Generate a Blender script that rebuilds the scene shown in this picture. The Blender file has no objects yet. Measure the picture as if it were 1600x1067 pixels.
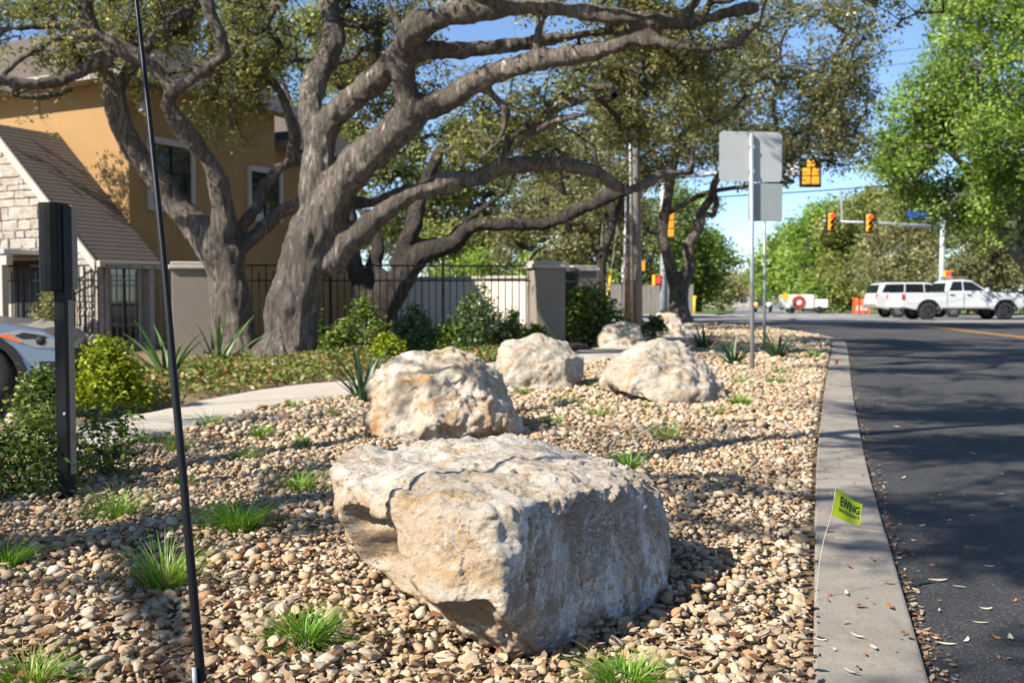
import bpy, bmesh, math, random
import numpy as np
from mathutils import Vector, Matrix, noise as mnoise

random.seed(7)
rng = np.random.default_rng(7)
R = math.radians
scene = bpy.context.scene
C = scene.collection

# ------------------------------------------------------------------ camera
CAM_H, FPX, PITCH = 1.12, 1600.0, math.atan((533.5 - 468) / 1600.0)
cam_data = bpy.data.cameras.new('camera')
cam = bpy.data.objects.new('camera', cam_data)
C.objects.link(cam)
cam.location = (0, 0, CAM_H)
cam.rotation_euler = (math.pi / 2 - PITCH, 0, 0)
cam_data.sensor_width = 36.0
cam_data.lens = 36.0
cam_data.clip_start, cam_data.clip_end = 0.05, 3000
cam_data.dof.use_dof = True
cam_data.dof.focus_distance = 3.7
cam_data.dof.aperture_fstop = 4.0
scene.camera = cam

# ------------------------------------------------------------------ light
SUN_EL = R(38)
LH = Vector((0.82, 0.56)).normalized()
LDIR = Vector((LH.x * math.cos(SUN_EL), LH.y * math.cos(SUN_EL), -math.sin(SUN_EL)))
world = bpy.data.worlds.new('World')
scene.world = world
world.use_nodes = True
wn = world.node_tree
bg = wn.nodes['Background']
sky = wn.nodes.new('ShaderNodeTexSky')
sky.sky_type = 'NISHITA'
sky.sun_disc = False
sky.sun_elevation = SUN_EL
sky.sun_rotation = math.atan2(-LH.x, -LH.y)
sky.altitude = 600
sky.air_density = 0.8
sky.dust_density = 0.0
sky.ozone_density = 3.5
wn.links.new(sky.outputs[0], bg.inputs[0])
bg.inputs[1].default_value = 0.10
sd = bpy.data.lights.new('sun', 'SUN')
sd.energy = 5.0
sd.angle = R(0.55)
sd.color = (1.0, 0.93, 0.82)
sun = bpy.data.objects.new('sun', sd)
C.objects.link(sun)
sun.rotation_euler = LDIR.to_track_quat('-Z', 'Y').to_euler()
scene.view_settings.view_transform = 'Standard'
scene.view_settings.look = 'None'
scene.view_settings.gamma = 1.0
scene.view_settings.use_curve_mapping = False
scene.view_settings.exposure = 1.0
scene.render.engine = 'CYCLES'
cy = scene.cycles
cy.max_bounces = 5
cy.diffuse_bounces = 2
cy.glossy_bounces = 3
cy.transmission_bounces = 4
cy.transparent_max_bounces = 6
cy.caustics_reflective = cy.caustics_refractive = False
cy.use_denoising = True

# ------------------------------------------------------------------ helpers
_s, _c = math.sin(PITCH), math.cos(PITCH)
def W(px, py, Y):
    """a point of the place on the line of sight px,py at distance Y"""
    dx, dy = (px - 800) / FPX, (533.5 - py) / FPX
    d = Vector((dx, _c + dy * _s, -_s + dy * _c))
    return Vector((0, 0, CAM_H)) + d * (Y / d.y)
def sstep(t):
    t = min(1, max(0, t)); return t * t * (3 - 2 * t)
def gz(y):
    return 0.24 * sstep((y - 10) / 35) - 0.54 * sstep((y - 58) / 60)
def G(px, py):
    z = 0.0
    for _ in range(12):
        dx, dy = (px - 800) / FPX, (533.5 - py) / FPX
        d = Vector((dx, _c + dy * _s, -_s + dy * _c))
        t = (z - CAM_H) / d.z
        p = Vector((0, 0, CAM_H)) + d * t
        z = gz(p.y)
    return p
def interp(pts, t):
    """piecewise linear x(t) over a list of (t, x)"""
    return float(np.interp(t, [p[0] for p in pts], [p[1] for p in pts]))

ORG = {}
def tag(o, label=None, cat=None, group=None, kind=None):
    if label: o['label'] = label
    if cat: o['category'] = cat
    if group: o['group'] = group
    if kind: o['kind'] = kind
    return o
def thing(name, loc, label, cat, group=None, rz=0.0, local=False, kind=None):
    o = bpy.data.objects.new(name, None)
    o.empty_display_size = 0.1
    C.objects.link(o)
    o.location = loc
    o.rotation_euler = (0, 0, rz)
    ORG[o.name] = Vector((0, 0, 0)) if local else Vector(loc)
    return tag(o, label, cat, group, kind)
def link(name, me, parent=None):
    o = bpy.data.objects.new(name, me)
    C.objects.link(o)
    ORG[o.name] = ORG[parent.name] if parent is not None else Vector((0, 0, 0))
    if parent is not None: o.parent = parent
    return o
def org_of(parent):
    return ORG[parent.name] if parent is not None else Vector((0, 0, 0))
def fast_mesh(name, V, F, mat, smooth=False, tint=None):
    V = np.asarray(V, dtype=np.float32).reshape(-1, 3)
    F = np.asarray(F, dtype=np.int32)
    n, k = F.shape
    me = bpy.data.meshes.new(name)
    me.vertices.add(len(V)); me.vertices.foreach_set('co', V.ravel())
    me.loops.add(n * k); me.loops.foreach_set('vertex_index', F.ravel())
    me.polygons.add(n)
    me.polygons.foreach_set('loop_start', np.arange(0, n * k, k, dtype=np.int32))
    me.polygons.foreach_set('use_smooth', np.full(n, smooth, dtype=bool))
    me.update(calc_edges=True)
    if tint is not None:
        a = me.attributes.new('tint', 'FLOAT', 'FACE')
        a.data.foreach_set('value', np.asarray(tint, dtype=np.float32))
    me.materials.append(mat)
    return me
class MB:
    def __init__(s): s.v = []; s.f = []
    def add(s, v, f):
        b = len(s.v); s.v += [Vector(x) for x in v]; s.f += [[i + b for i in q] for q in f]; return s
    def box(s, c, size, rz=0.0, M=None):
        hx, hy, hz = [x / 2 for x in size]
        v = [Vector((x, y, z)) for x in (-hx, hx) for y in (-hy, hy) for z in (-hz, hz)]
        if M is None: M = Matrix.Rotation(rz, 3, 'Z')
        return s.add([Vector(c) + M @ p for p in v], [(0,1,3,2),(4,6,7,5),(0,4,5,1),(2,3,7,6),(0,2,6,4),(1,5,7,3)])
    def bar(s, a, b, w, h=None):
        """a square bar from a to b"""
        a, b = Vector(a), Vector(b); d = b - a
        h = h or w
        q = d.to_track_quat('Z', 'Y').to_matrix()
        return s.box((a + b) / 2, (w, h, d.length), M=q)
    def prism(s, poly, ext):
        n = len(poly); ext = Vector(ext); p = [Vector(x) for x in poly]
        return s.add(p + [x + ext for x in p], [list(range(n))[::-1], list(range(n, 2 * n))] +
                     [(i, (i + 1) % n, n + (i + 1) % n, n + i) for i in range(n)])
    def tube(s, pts, rad, sides=8, cap=True, sq=None):
        pts = [Vector(p) for p in pts]
        if not hasattr(rad, '__len__'): rad = [rad] * len(pts)
        t0 = (pts[1] - pts[0]).normalized()
        u = t0.orthogonal().normalized()
        v = []; f = []
        for i, p in enumerate(pts):
            t = (pts[min(i + 1, len(pts) - 1)] - pts[max(i - 1, 0)]).normalized()
            u = (u - t * u.dot(t))
            u = u.normalized() if u.length > 1e-6 else t.orthogonal().normalized()
            w = t.cross(u)
            for k in range(sides):
                a = 2 * math.pi * k / sides
                v.append(p + (u * math.cos(a) + w * math.sin(a)) * rad[i])
            if i:
                b = (i - 1) * sides
                for k in range(sides):
                    k2 = (k + 1) % sides
                    f.append((b + k, b + k2, b + sides + k2, b + sides + k))
        if cap:
            f.append(list(range(sides))[::-1]); e = (len(pts) - 1) * sides
            f.append([e + k for k in range(sides)])
        return s.add(v, f)
    def lathe(s, c, prof, sides=16, axis='Z'):
        v = []; f = []; n = len(prof)
        for k in range(sides):
            a = 2 * math.pi * k / sides
            for r, z in prof:
                p = Vector((r * math.cos(a), r * math.sin(a), z))
                if axis == 'Y': p = Vector((p.x, p.z, p.y))
                if axis == 'X': p = Vector((p.z, p.x, p.y))
                v.append(Vector(c) + p)
        for k in range(sides):
            for i in range(n - 1):
                k2 = (k + 1) % sides
                f.append((k * n + i, k2 * n + i, k2 * n + i + 1, k * n + i + 1))
        return s.add(v, f)
    def mesh(s, name, mat, org=Vector((0, 0, 0)), smooth=False):
        me = bpy.data.meshes.new(name)
        me.from_pydata([v - org for v in s.v], [], s.f)
        bm = bmesh.new(); bm.from_mesh(me)
        bmesh.ops.recalc_face_normals(bm, faces=bm.faces)
        bm.to_mesh(me); bm.free()
        if smooth: me.polygons.foreach_set('use_smooth', [True] * len(me.polygons))
        me.materials.append(mat)
        return me
    def build(s, name, mat, parent=None, smooth=False, bevel=0.0):
        o = link(name, s.mesh(name, mat, org_of(parent), smooth), parent)
        if bevel:
            m = o.modifiers.new('bevel', 'BEVEL'); m.width = bevel; m.segments = 2; m.limit_method = 'ANGLE'; m.angle_limit = R(35)
        return o
def copy_tree(o, parent=None):
    c = o.copy(); C.objects.link(c); c.parent = parent
    ORG[c.name] = ORG.get(o.name, Vector((0, 0, 0)))
    for ch in o.children: copy_tree(ch, c)
    return c
def catmull(P, step):
    """resample a polyline of tuples (any dimension) smoothly"""
    P = np.array(P, dtype=float)
    if len(P) < 3:
        n = max(2, int(np.linalg.norm(P[-1, :3] - P[0, :3]) / step)); return P[0] + (P[-1] - P[0]) * np.linspace(0, 1, n + 1)[:, None]
    Q = np.vstack([2 * P[0] - P[1], P, 2 * P[-1] - P[-2]])
    out = []
    for i in range(1, len(Q) - 2):
        n = max(1, int(np.linalg.norm(Q[i + 1, :3] - Q[i, :3]) / step))
        for k in range(n):
            t = k / n
            out.append(0.5 * (2 * Q[i] + (Q[i + 1] - Q[i - 1]) * t + (2 * Q[i - 1] - 5 * Q[i] + 4 * Q[i + 1] - Q[i + 2]) * t * t
                              + (3 * Q[i] - Q[i - 1] - 3 * Q[i + 1] + Q[i + 2]) * t ** 3))
    out.append(P[-1])
    return np.array(out)

# ------------------------------------------------------------------ materials
class NT:
    def __init__(s, name):
        s.m = bpy.data.materials.new(name); s.m.use_nodes = True
        s.t = s.m.node_tree; s.p = s.t.nodes['Principled BSDF']; s.out = s.t.nodes['Material Output']
        s._tc = None
    def n(s, typ, **kw):
        nd = s.t.nodes.new('ShaderNode' + typ)
        for k, v in kw.items(): setattr(nd, k, v)
        return nd
    def l(s, a, b): s.t.links.new(a, b)
    def set(s, sock, val):
        if hasattr(val, 'is_output'): s.l(val, sock)
        else: sock.default_value = val
    def obj(s, scale=(1, 1, 1)):
        if s._tc is None: s._tc = s.n('TexCoord')
        if scale == (1, 1, 1): return s._tc.outputs['Object']
        mp = s.n('Mapping'); mp.inputs['Scale'].default_value = scale; s.l(s._tc.outputs['Object'], mp.inputs['Vector']); return mp.outputs[0]
    def noise(s, scale, detail=4, rough=0.55, vec=None, dist=0.0):
        nd = s.n('TexNoise'); nd.inputs['Scale'].default_value = scale; nd.inputs['Detail'].default_value = detail
        nd.inputs['Roughness'].default_value = rough; nd.inputs['Distortion'].default_value = dist
        s.l(vec if vec is not None else s.obj(), nd.inputs['Vector']); return nd.outputs['Fac']
    def vor(s, scale, vec=None, feature='F1', out='Distance'):
        nd = s.n('TexVoronoi', feature=feature); nd.inputs['Scale'].default_value = scale
        s.l(vec if vec is not None else s.obj(), nd.inputs['Vector']); return nd.outputs[out]
    def ramp(s, fac, stops, interp='LINEAR'):
        nd = s.n('ValToRGB'); cr = nd.color_ramp; cr.interpolation = interp
        while len(cr.elements) < len(stops): cr.elements.new(0.5)
        for e, (p, c) in zip(cr.elements, stops):
            e.position = p; e.color = (c if hasattr(c, '__len__') else (c, c, c)) + (() if hasattr(c, '__len__') and len(c) == 4 else (1,))
        s.l(fac, nd.inputs['Fac']); return nd.outputs['Color']
    def mix(s, fac, a, b, blend='MIX'):
        nd = s.n('Mix', data_type='RGBA', blend_type=blend); s.set(nd.inputs[0], fac)
        for sock, v in ((nd.inputs[6], a), (nd.inputs[7], b)):
            s.set(sock, v if hasattr(v, 'is_output') else tuple(v) + (1,))
        return nd.outputs[2]
    def math(s, op, a, b=0.0):
        nd = s.n('Math', operation=op); s.set(nd.inputs[0], a); s.set(nd.inputs[1], b); return nd.outputs[0]
    def bump(s, h, strength=0.4, dist=0.02, prev=None):
        nd = s.n('Bump'); nd.invert = strength < 0; nd.inputs['Strength'].default_value = abs(strength); nd.inputs['Distance'].default_value = dist
        s.l(h, nd.inputs['Height'])
        if prev is not None: s.l(prev, nd.inputs['Normal'])
        s.l(nd.outputs[0], s.p.inputs['Normal']); return nd.outputs[0]
    def col(s, v): s.set(s.p.inputs['Base Color'], v if hasattr(v, 'is_output') else tuple(v) + (1,)); return s
    def pr(s, **kw):
        for k, v in kw.items(): s.set(s.p.inputs[k.replace('_', ' ')], v)
        return s
    def tint(s):
        nd = s.n('Attribute'); nd.attribute_name = 'tint'; return nd.outputs['Fac']
    def rand(s):
        return s.n('ObjectInfo').outputs['Random']
def plain(name, col, rough=0.6, metal=0.0, var=0.25, scale=6.0, bump=0.0):
    t = NT(name)
    f = t.noise(scale, 5, 0.6)
    t.col(t.mix(f, [c * (1 - var) for c in col], [min(1, c * (1 + var)) for c in col]))
    t.pr(Roughness=rough, Metallic=metal)
    if bump: t.bump(t.noise(scale * 6, 4), bump, 0.01)
    return t.m
def leaf_mat(name, stops, transl=0.42, gloss=0.025, k=1.0):
    stops = [(p, tuple(min(0.8, x * k) for x in c)) for p, c in stops]
    t = NT(name)
    c = t.ramp(t.tint(), stops)
    t.t.nodes.remove(t.p)
    d = t.n('BsdfDiffuse'); tr = t.n('BsdfTranslucent'); mx = t.n('MixShader'); gl = t.n('BsdfGlossy'); m2 = t.n('MixShader')
    t.l(c, d.inputs[0]); t.l(t.mix(0.5, c, (1, 0.95, 0.3), 'MULTIPLY'), tr.inputs[0])
    gl.inputs['Roughness'].default_value = 0.42
    mx.inputs[0].default_value = transl; m2.inputs[0].default_value = gloss
    t.l(d.outputs[0], mx.inputs[1]); t.l(tr.outputs[0], mx.inputs[2])
    t.l(mx.outputs[0], m2.inputs[1]); t.l(gl.outputs[0], m2.inputs[2]); t.l(m2.outputs[0], t.out.inputs[0])
    return t.m
M = {}
def limestone(name, white, tan, ochre, streak=0.0, pit=22.0):
    t = NT(name)
    big = t.noise(2.2, 6, 0.6, dist=0.6)
    c = t.mix(t.ramp(big, [(0.36, 0.0), (0.62, 1.0)]), tan, white)
    och = t.noise(3.1, 7, 0.7, vec=t.obj((1, 1, 1.35)), dist=1.2)
    c = t.mix(t.ramp(och, [(0.495, 0.0), (0.62, 0.9)]), c, ochre)
    grey = t.noise(7.5, 8, 0.75)
    c = t.mix(t.ramp(grey, [(0.49, 0.0), (0.68, 0.6)]), c, (0.27, 0.245, 0.215))
    if streak:
        st = t.noise(3.4, 9, 0.75, vec=t.obj((1.1, 1.0, 0.95)), dist=0.9)
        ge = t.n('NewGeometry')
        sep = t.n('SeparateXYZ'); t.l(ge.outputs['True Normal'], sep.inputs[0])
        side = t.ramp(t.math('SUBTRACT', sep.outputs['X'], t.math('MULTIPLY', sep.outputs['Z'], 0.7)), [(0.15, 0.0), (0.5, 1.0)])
        face = t.ramp(t.math('ADD', sep.outputs['Z'], t.math('MULTIPLY', t.noise(5, 5, 0.7), 0.5)), [(0.45, 1.0), (0.95, 0.0)])
        c = t.mix(t.math('MULTIPLY', face, 0.78), c, t.mix(t.noise(6, 6, 0.7), (0.43, 0.255, 0.115), (0.58, 0.45, 0.30)))
        soil_and_shade = t.ramp(t.math('ADD', sep.outputs['Z'], t.math('MULTIPLY', t.noise(4, 6, 0.7), 0.9)), [(0.10, 0.8), (0.42, 0.0)])  # earth brown and underside shade, both mixed into the colour of downward faces
        c = t.mix(soil_and_shade, c, t.mix(t.noise(13, 5, 0.7), (0.20, 0.13, 0.075), (0.36, 0.25, 0.15)))
        c = t.mix(t.math('MULTIPLY', side, 0.85), c, t.mix(t.noise(4, 6, 0.7), (0.22, 0.19, 0.165), (0.33, 0.295, 0.265)))  # right side painted darker so it reads deeper in shade
        c = t.mix(t.math('MULTIPLY', side, t.ramp(st, [(0.49, 0.0), (0.60, 0.9)])), c, (0.80, 0.81, 0.82))
    fine = t.noise(60, 5, 0.7)
    c = t.mix(t.ramp(fine, [(0.30, 0.55), (0.5, 0.0)]), c, (0.16, 0.13, 0.10))
    pits = t.vor(pit, vec=None)
    spk = t.ramp(t.noise(30, 4, 0.65), [(0.60, 0.0), (0.68, 0.65)])
    c = t.mix(spk, c, (0.13, 0.11, 0.09))
    t.col(c); t.pr(Roughness=0.9)
    b = t.bump(t.noise(9, 9, 0.75), 0.85, 0.06)
    b = t.bump(spk, -0.5, 0.012, b)
    b = t.bump(t.ramp(pits, [(0.0, 0.0), (0.35, 1.0)]), 0.22, 0.012, b)
    t.bump(t.noise(70, 6, 0.75), 0.5, 0.008, b)
    return t.m
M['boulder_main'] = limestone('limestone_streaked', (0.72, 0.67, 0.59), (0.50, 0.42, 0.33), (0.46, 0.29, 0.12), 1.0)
M['boulder_pitted'] = limestone('limestone_pitted', (0.70, 0.63, 0.53), (0.52, 0.41, 0.29), (0.45, 0.24, 0.07), 0.0, 14.0)
M['boulder_tan'] = limestone('limestone_tan', (0.58, 0.53, 0.45), (0.45, 0.38, 0.30), (0.42, 0.28, 0.15))
STONE = [(0.0, (0.342, 0.208, 0.102)), (0.14, (0.494, 0.350, 0.191)), (0.30, (0.266, 0.194, 0.120)), (0.46, (0.551, 0.426, 0.262)), (0.58, (0.247, 0.212, 0.164)),
         (0.72, (0.608, 0.520, 0.372)), (0.80, (0.399, 0.274, 0.151)), (0.90, (0.380, 0.180, 0.062)), (0.95, (0.665, 0.615, 0.505)), (1.0, (0.437, 0.293, 0.142))]
def stone_mat(name, objrand):
    t = NT(name)
    c = t.ramp(t.rand() if objrand else t.tint(), STONE)
    f = t.noise(28 if not objrand else 3.0, 5, 0.65)
    c = t.mix(t.ramp(f, [(0.35, 0.5), (0.6, 0.0)]), c, (0.30, 0.23, 0.17))
    c = t.mix(t.ramp(t.noise(11 if not objrand else 1.3, 3), [(0.52, 0.0), (0.7, 0.5)]), c, (0.60, 0.52, 0.42))
    t.col(c); t.pr(Roughness=0.85)
    t.bump(t.noise(90 if not objrand else 8.0, 4, 0.65), 0.35, 0.006 if not objrand else 0.1)
    return t.m
M['stone'] = stone_mat('river_stone', False)
M['stone_single'] = stone_mat('river_stone_single', True)
def asphalt(name, c0, c1, patch):
    t = NT(name)
    c = t.mix(t.ramp(t.noise(95, 4, 0.75), [(0.38, 0.0), (0.64, 1.0)]), c0, c1)
    c = t.mix(t.ramp(t.noise(0.8, 8, 0.68, vec=t.obj((1, 0.45, 1)), dist=0.5), [(0.44, 0.0), (0.70, 0.8)]), c, patch)
    agg = t.vor(190, out='Color'); sepc = t.n('SeparateColor'); t.l(agg, sepc.inputs[0])
    c = t.mix(t.ramp(sepc.outputs[0], [(0.80, 0.0), (0.92, 0.7)]), c, [min(1, x * 2.0) for x in patch])
    c = t.mix(t.ramp(t.noise(22, 5, 0.7), [(0.30, 0.6), (0.42, 0.0)]), c, [x * 0.5 for x in c0])
    t.col(c); t.pr(Roughness=0.88)
    b = t.bump(t.noise(90, 4, 0.75), 0.8, 0.012)
    t.bump(t.noise(6, 4, 0.6), 0.25, 0.02, b)
    return t.m
M['asphalt'] = asphalt('fresh_asphalt', (0.016, 0.017, 0.020), (0.040, 0.040, 0.042), (0.078, 0.074, 0.070))
M['asphalt_old'] = asphalt('old_asphalt', (0.17, 0.165, 0.16), (0.23, 0.22, 0.21), (0.26, 0.25, 0.235))
def concrete(name, c, dirt, spots=0.5):
    t = NT(name)
    k = t.mix(t.ramp(t.noise(1.6, 8, 0.7), [(0.35, 0.0), (0.68, 1.0)]), c, dirt)
    k = t.mix(t.ramp(t.noise(38, 6, 0.78), [(0.50, 0.0), (0.70, spots)]), k, [x * 0.45 for x in c])
    k = t.mix(t.ramp(t.noise(11, 7, 0.75, vec=t.obj((1, .5, 1)), dist=1.4), [(0.30, 0.6), (0.44, 0.0)]), k, [x * 0.5 for x in dirt])
    k = t.mix(t.ramp(t.noise(7, 6, 0.7, dist=1.0), [(0.60, 0.0), (0.76, 0.55)]), k, [min(1, x * 1.35) for x in c])
    t.col(k); t.pr(Roughness=0.9)
    t.bump(t.noise(85, 6, 0.75), 0.6, 0.01)
    return t.m
M['kerb'] = concrete('kerb_concrete', (0.33, 0.295, 0.25), (0.22, 0.19, 0.155))
M['path'] = concrete('path_concrete', (0.50, 0.45, 0.38), (0.43, 0.38, 0.31), 0.2)
def soil(name, a, b, d):
    t = NT(name)
    k = t.mix(t.noise(14, 6, 0.7), a, b)
    k = t.mix(t.ramp(t.noise(3, 5, 0.6), [(0.45, 0.0), (0.65, 0.7)]), k, d)
    t.col(k); t.pr(Roughness=0.95); t.bump(t.noise(30, 6, 0.7), 0.9, 0.04); return t.m
M['gravel_base'] = soil('gravel_floor', (0.10, 0.07, 0.045), (0.30, 0.21, 0.13), (0.22, 0.15, 0.10))
M['soil'] = soil('leaf_mulch', (0.12, 0.08, 0.05), (0.30, 0.20, 0.12), (0.36, 0.25, 0.15))
M['lawn'] = soil('lawn', (0.05, 0.11, 0.015), (0.12, 0.19, 0.03), (0.16, 0.17, 0.05))
def bark(name, lo, hi, lichen, amt):
    t = NT(name)
    v = t.obj((1, 1, 0.2))
    ridg = t.noise(10, 8, 0.74, vec=v, dist=1.3)
    c = t.mix(t.ramp(ridg, [(0.40, 0.0), (0.58, 1.0)]), lo, hi)
    c = t.mix(t.ramp(t.noise(6, 7, 0.75), [(0.56, 0.0), (0.70, amt)]), c, lichen)
    c = t.mix(t.ramp(t.noise(0.7, 4, 0.6), [(0.42, 0.55), (0.58, 0.0)]), c, lo)
    t.col(c); t.pr(Roughness=0.95)
    b = t.bump(t.ramp(ridg, [(0.3, 0.0), (0.62, 1.0)]), 1.0, 0.16)
    t.bump(t.noise(40, 5, 0.7), 0.5, 0.015, b)
    return t.m
M['bark'] = bark('oak_bark', (0.11, 0.087, 0.070), (0.48, 0.405, 0.335), (0.58, 0.54, 0.48), 0.7)
M['bark_dark'] = bark('dark_oak_bark', (0.045, 0.036, 0.03), (0.20, 0.16, 0.13), (0.34, 0.31, 0.27), 0.45)
M['leaf_oak'] = leaf_mat('oak_leaf', [(0, (0.10, 0.122, 0.045)), (0.45, (0.20, 0.215, 0.078)), (0.8, (0.33, 0.325, 0.115)), (1, (0.46, 0.38, 0.15))], 0.48, 0.03, k=1.25)
M['leaf_olive'] = leaf_mat('olive_leaf', [(0, (0.115, 0.130, 0.058)), (0.5, (0.215, 0.222, 0.098)), (1, (0.37, 0.345, 0.16))], 0.46, 0.03, k=1.2)
M['leaf_green'] = leaf_mat('bright_leaf', [(0, (0.062, 0.105, 0.018)), (0.5, (0.125, 0.195, 0.03)), (1, (0.22, 0.285, 0.05))], 0.45, k=1.9)
M['leaf_yellow'] = leaf_mat('yellow_green_leaf', [(0, (0.13, 0.165, 0.045)), (0.5, (0.24, 0.275, 0.075)), (1, (0.38, 0.36, 0.12))], 0.45, k=1.15)
M['leaf_dark'] = leaf_mat('dark_shrub_leaf', [(0, (0.022, 0.045, 0.014)), (0.6, (0.050, 0.095, 0.028)), (1, (0.12, 0.15, 0.045))], 0.25, 0.05, k=1.7)
M['leaf_shrub'] = leaf_mat('shrub_leaf', [(0, (0.045, 0.085, 0.014)), (0.5, (0.10, 0.16, 0.025)), (1, (0.24, 0.27, 0.05))], 0.3, 0.04, k=1.25)
M['leaf_lime'] = leaf_mat('lime_shrub_leaf', [(0, (0.13, 0.19, 0.012)), (0.5, (0.25, 0.32, 0.016)), (1, (0.40, 0.41, 0.03))], 0.35)
M['leaf_cover'] = leaf_mat('ground_cover_leaf', [(0, (0.06, 0.09, 0.02)), (0.55, (0.12, 0.15, 0.035)), (0.8, (0.20, 0.15, 0.06)), (1, (0.26, 0.13, 0.06))], 0.3, k=1.6)
M['grass'] = leaf_mat('grass_blade', [(0, (0.055, 0.14, 0.012)), (0.6, (0.12, 0.26, 0.020)), (0.85, (0.22, 0.33, 0.04)), (1, (0.42, 0.36, 0.16))], 0.35, k=1.35)
M['strap'] = leaf_mat('strap_leaf', [(0, (0.020, 0.055, 0.024)), (0.6, (0.045, 0.105, 0.040)), (1, (0.13, 0.18, 0.06))], 0.2, 0.04)
M['palm'] = leaf_mat('palmetto_leaf', [(0, (0.03, 0.09, 0.02)), (0.6, (0.08, 0.17, 0.04)), (1, (0.20, 0.25, 0.07))], 0.3, 0.04)
M['dead_leaf'] = leaf_mat('dead_leaf', [(0, (0.10, 0.05, 0.024)), (0.35, (0.24, 0.115, 0.05)), (0.6, (0.33, 0.22, 0.13)), (1, (0.48, 0.39, 0.27))], 0.12, 0.06)
M['leaf_tan'] = leaf_mat('tan_dead_leaf', [(0, (0.52, 0.43, 0.31)), (1, (0.60, 0.52, 0.40))], 0.1)
M['leaf_rust'] = leaf_mat('rust_dead_leaf', [(0, (0.28, 0.11, 0.045)), (1, (0.36, 0.17, 0.07))], 0.12)
def stucco(name, col):
    t = NT(name)
    c = t.mix(t.noise(1.2, 6, 0.65), [x * 0.85 for x in col], [min(1, x * 1.12) for x in col])
    t.col(c); t.pr(Roughness=0.95); t.bump(t.noise(45, 4, 0.6), 0.35, 0.012); return t.m
M['stucco'] = stucco('ochre_stucco', (0.34, 0.205, 0.082))
M['stucco_grey'] = stucco('taupe_stucco', (0.235, 0.20, 0.165))
M['stucco_cream'] = stucco('cream_stucco', (0.72, 0.63, 0.53))
M['trim'] = plain('pale_trim', (0.42, 0.38, 0.33), 0.7, 0, 0.08)
M['trim_grey'] = plain('grey_fascia', (0.36, 0.33, 0.30), 0.7, 0, 0.1)
M['cap'] = plain('cast_stone_cap', (0.40, 0.37, 0.33), 0.9, 0, 0.15, 8, 0.3)
M['block'] = limestone('wall_limestone', (0.50, 0.46, 0.41), (0.42, 0.37, 0.31), (0.40, 0.31, 0.21))
M['mortar'] = plain('mortar', (0.40, 0.36, 0.31), 0.95, 0, 0.15)
M['shingle'] = plain('roof_shingle', (0.115, 0.09, 0.073), 0.95, 0, 0.45, 14, 0.5)
M['iron'] = plain('black_iron', (0.012, 0.012, 0.013), 0.45, 0, 0.2)
M['black_metal'] = plain('black_powder_coat', (0.006, 0.007, 0.008), 0.5, 0, 0.2)
M['grey_plastic'] = plain('taupe_plastic', (0.20, 0.17, 0.14), 0.6, 0, 0.1)
M['whip'] = plain('black_fibreglass', (0.008, 0.009, 0.012), 0.4, 0, 0.2)
M['galv'] = plain('galvanised_steel', (0.42, 0.44, 0.46), 0.5, 0.55, 0.15, 14)
M['sign_back'] = plain('bare_aluminium', (0.44, 0.45, 0.46), 0.6, 0.25, 0.10, 5)
M['sign_low'] = plain('dull_aluminium', (0.30, 0.33, 0.33), 0.6, 0.25, 0.15, 5)
M['pole_grey'] = plain('painted_steel_pole', (0.40, 0.44, 0.48), 0.55, 0.2, 0.04)
M['pole_conc'] = plain('weathered_grey_pole', (0.20, 0.185, 0.17), 0.9, 0, 0.3, 5, 0.3)
M['pole_wood'] = plain('treated_wood_pole', (0.24, 0.13, 0.08), 0.9, 0, 0.35, 9, 0.5)
M['yellow'] = plain('yellow_plastic', (0.75, 0.50, 0.01), 0.5, 0, 0.08)
M['signal'] = plain('signal_yellow', (0.78, 0.36, 0.03), 0.5, 0, 0.1)
M['black'] = plain('matt_black', (0.012, 0.012, 0.012), 0.7, 0, 0.2)
M['tyre'] = plain('rubber_tyre', (0.022, 0.022, 0.022), 0.8, 0, 0.2)
M['rim'] = plain('dark_alloy', (0.09, 0.09, 0.095), 0.35, 0.7, 0.1)
M['rim_light'] = plain('silver_alloy', (0.45, 0.45, 0.46), 0.3, 0.8, 0.1)
for _n in ('black_powder_coat', 'black_iron', 'black_fibreglass'):
    bpy.data.materials[_n].node_tree.nodes['Principled BSDF'].inputs['Specular IOR Level'].default_value = 0.18
def paint(name, col, metal=0.0):
    t = NT(name); t.col(col); t.pr(Roughness=0.3, Metallic=metal, Coat_Weight=0.6, Coat_Roughness=0.06)
    t.bump(t.noise(3, 2), 0.02, 0.01); return t.m
M['white_paint'] = paint('white_car_paint', (0.52, 0.53, 0.54))
M['silver_paint'] = paint('silver_car_paint', (0.27, 0.29, 0.32), 0.75)
M['dark_paint'] = paint('dark_blue_car_paint', (0.012, 0.022, 0.034))
def glassy(name, col, rough=0.05, spec=0.6):
    t = NT(name); t.col(col); t.pr(Roughness=rough); t.p.inputs['Specular IOR Level'].default_value = spec
    t.bump(t.noise(1.5, 2), 0.03, 0.02); return t.m
M['glass'] = glassy('dark_window_glass', (0.016, 0.022, 0.026), 0.04, 1.0)
M['car_glass'] = glassy('tinted_car_glass', (0.010, 0.013, 0.016), 0.06, 0.6)
M['lens'] = glassy('headlight_lens', (0.25, 0.27, 0.30), 0.1, 0.8)
M['amber'] = glassy('amber_lens', (0.75, 0.16, 0.02), 0.2)
M['red'] = glassy('red_lens', (0.45, 0.012, 0.012), 0.2)
M['orange'] = plain('orange_plastic', (0.80, 0.11, 0.025), 0.6, 0, 0.1)
M['white'] = plain('white_enamel', (0.74, 0.73, 0.71), 0.6, 0, 0.06)
M['blue'] = plain('blue_sign_face', (0.02, 0.11, 0.55), 0.5, 0, 0.1)
M['red_paint'] = plain('red_sign_paint', (0.36, 0.05, 0.045), 0.6, 0, 0.1)
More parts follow.
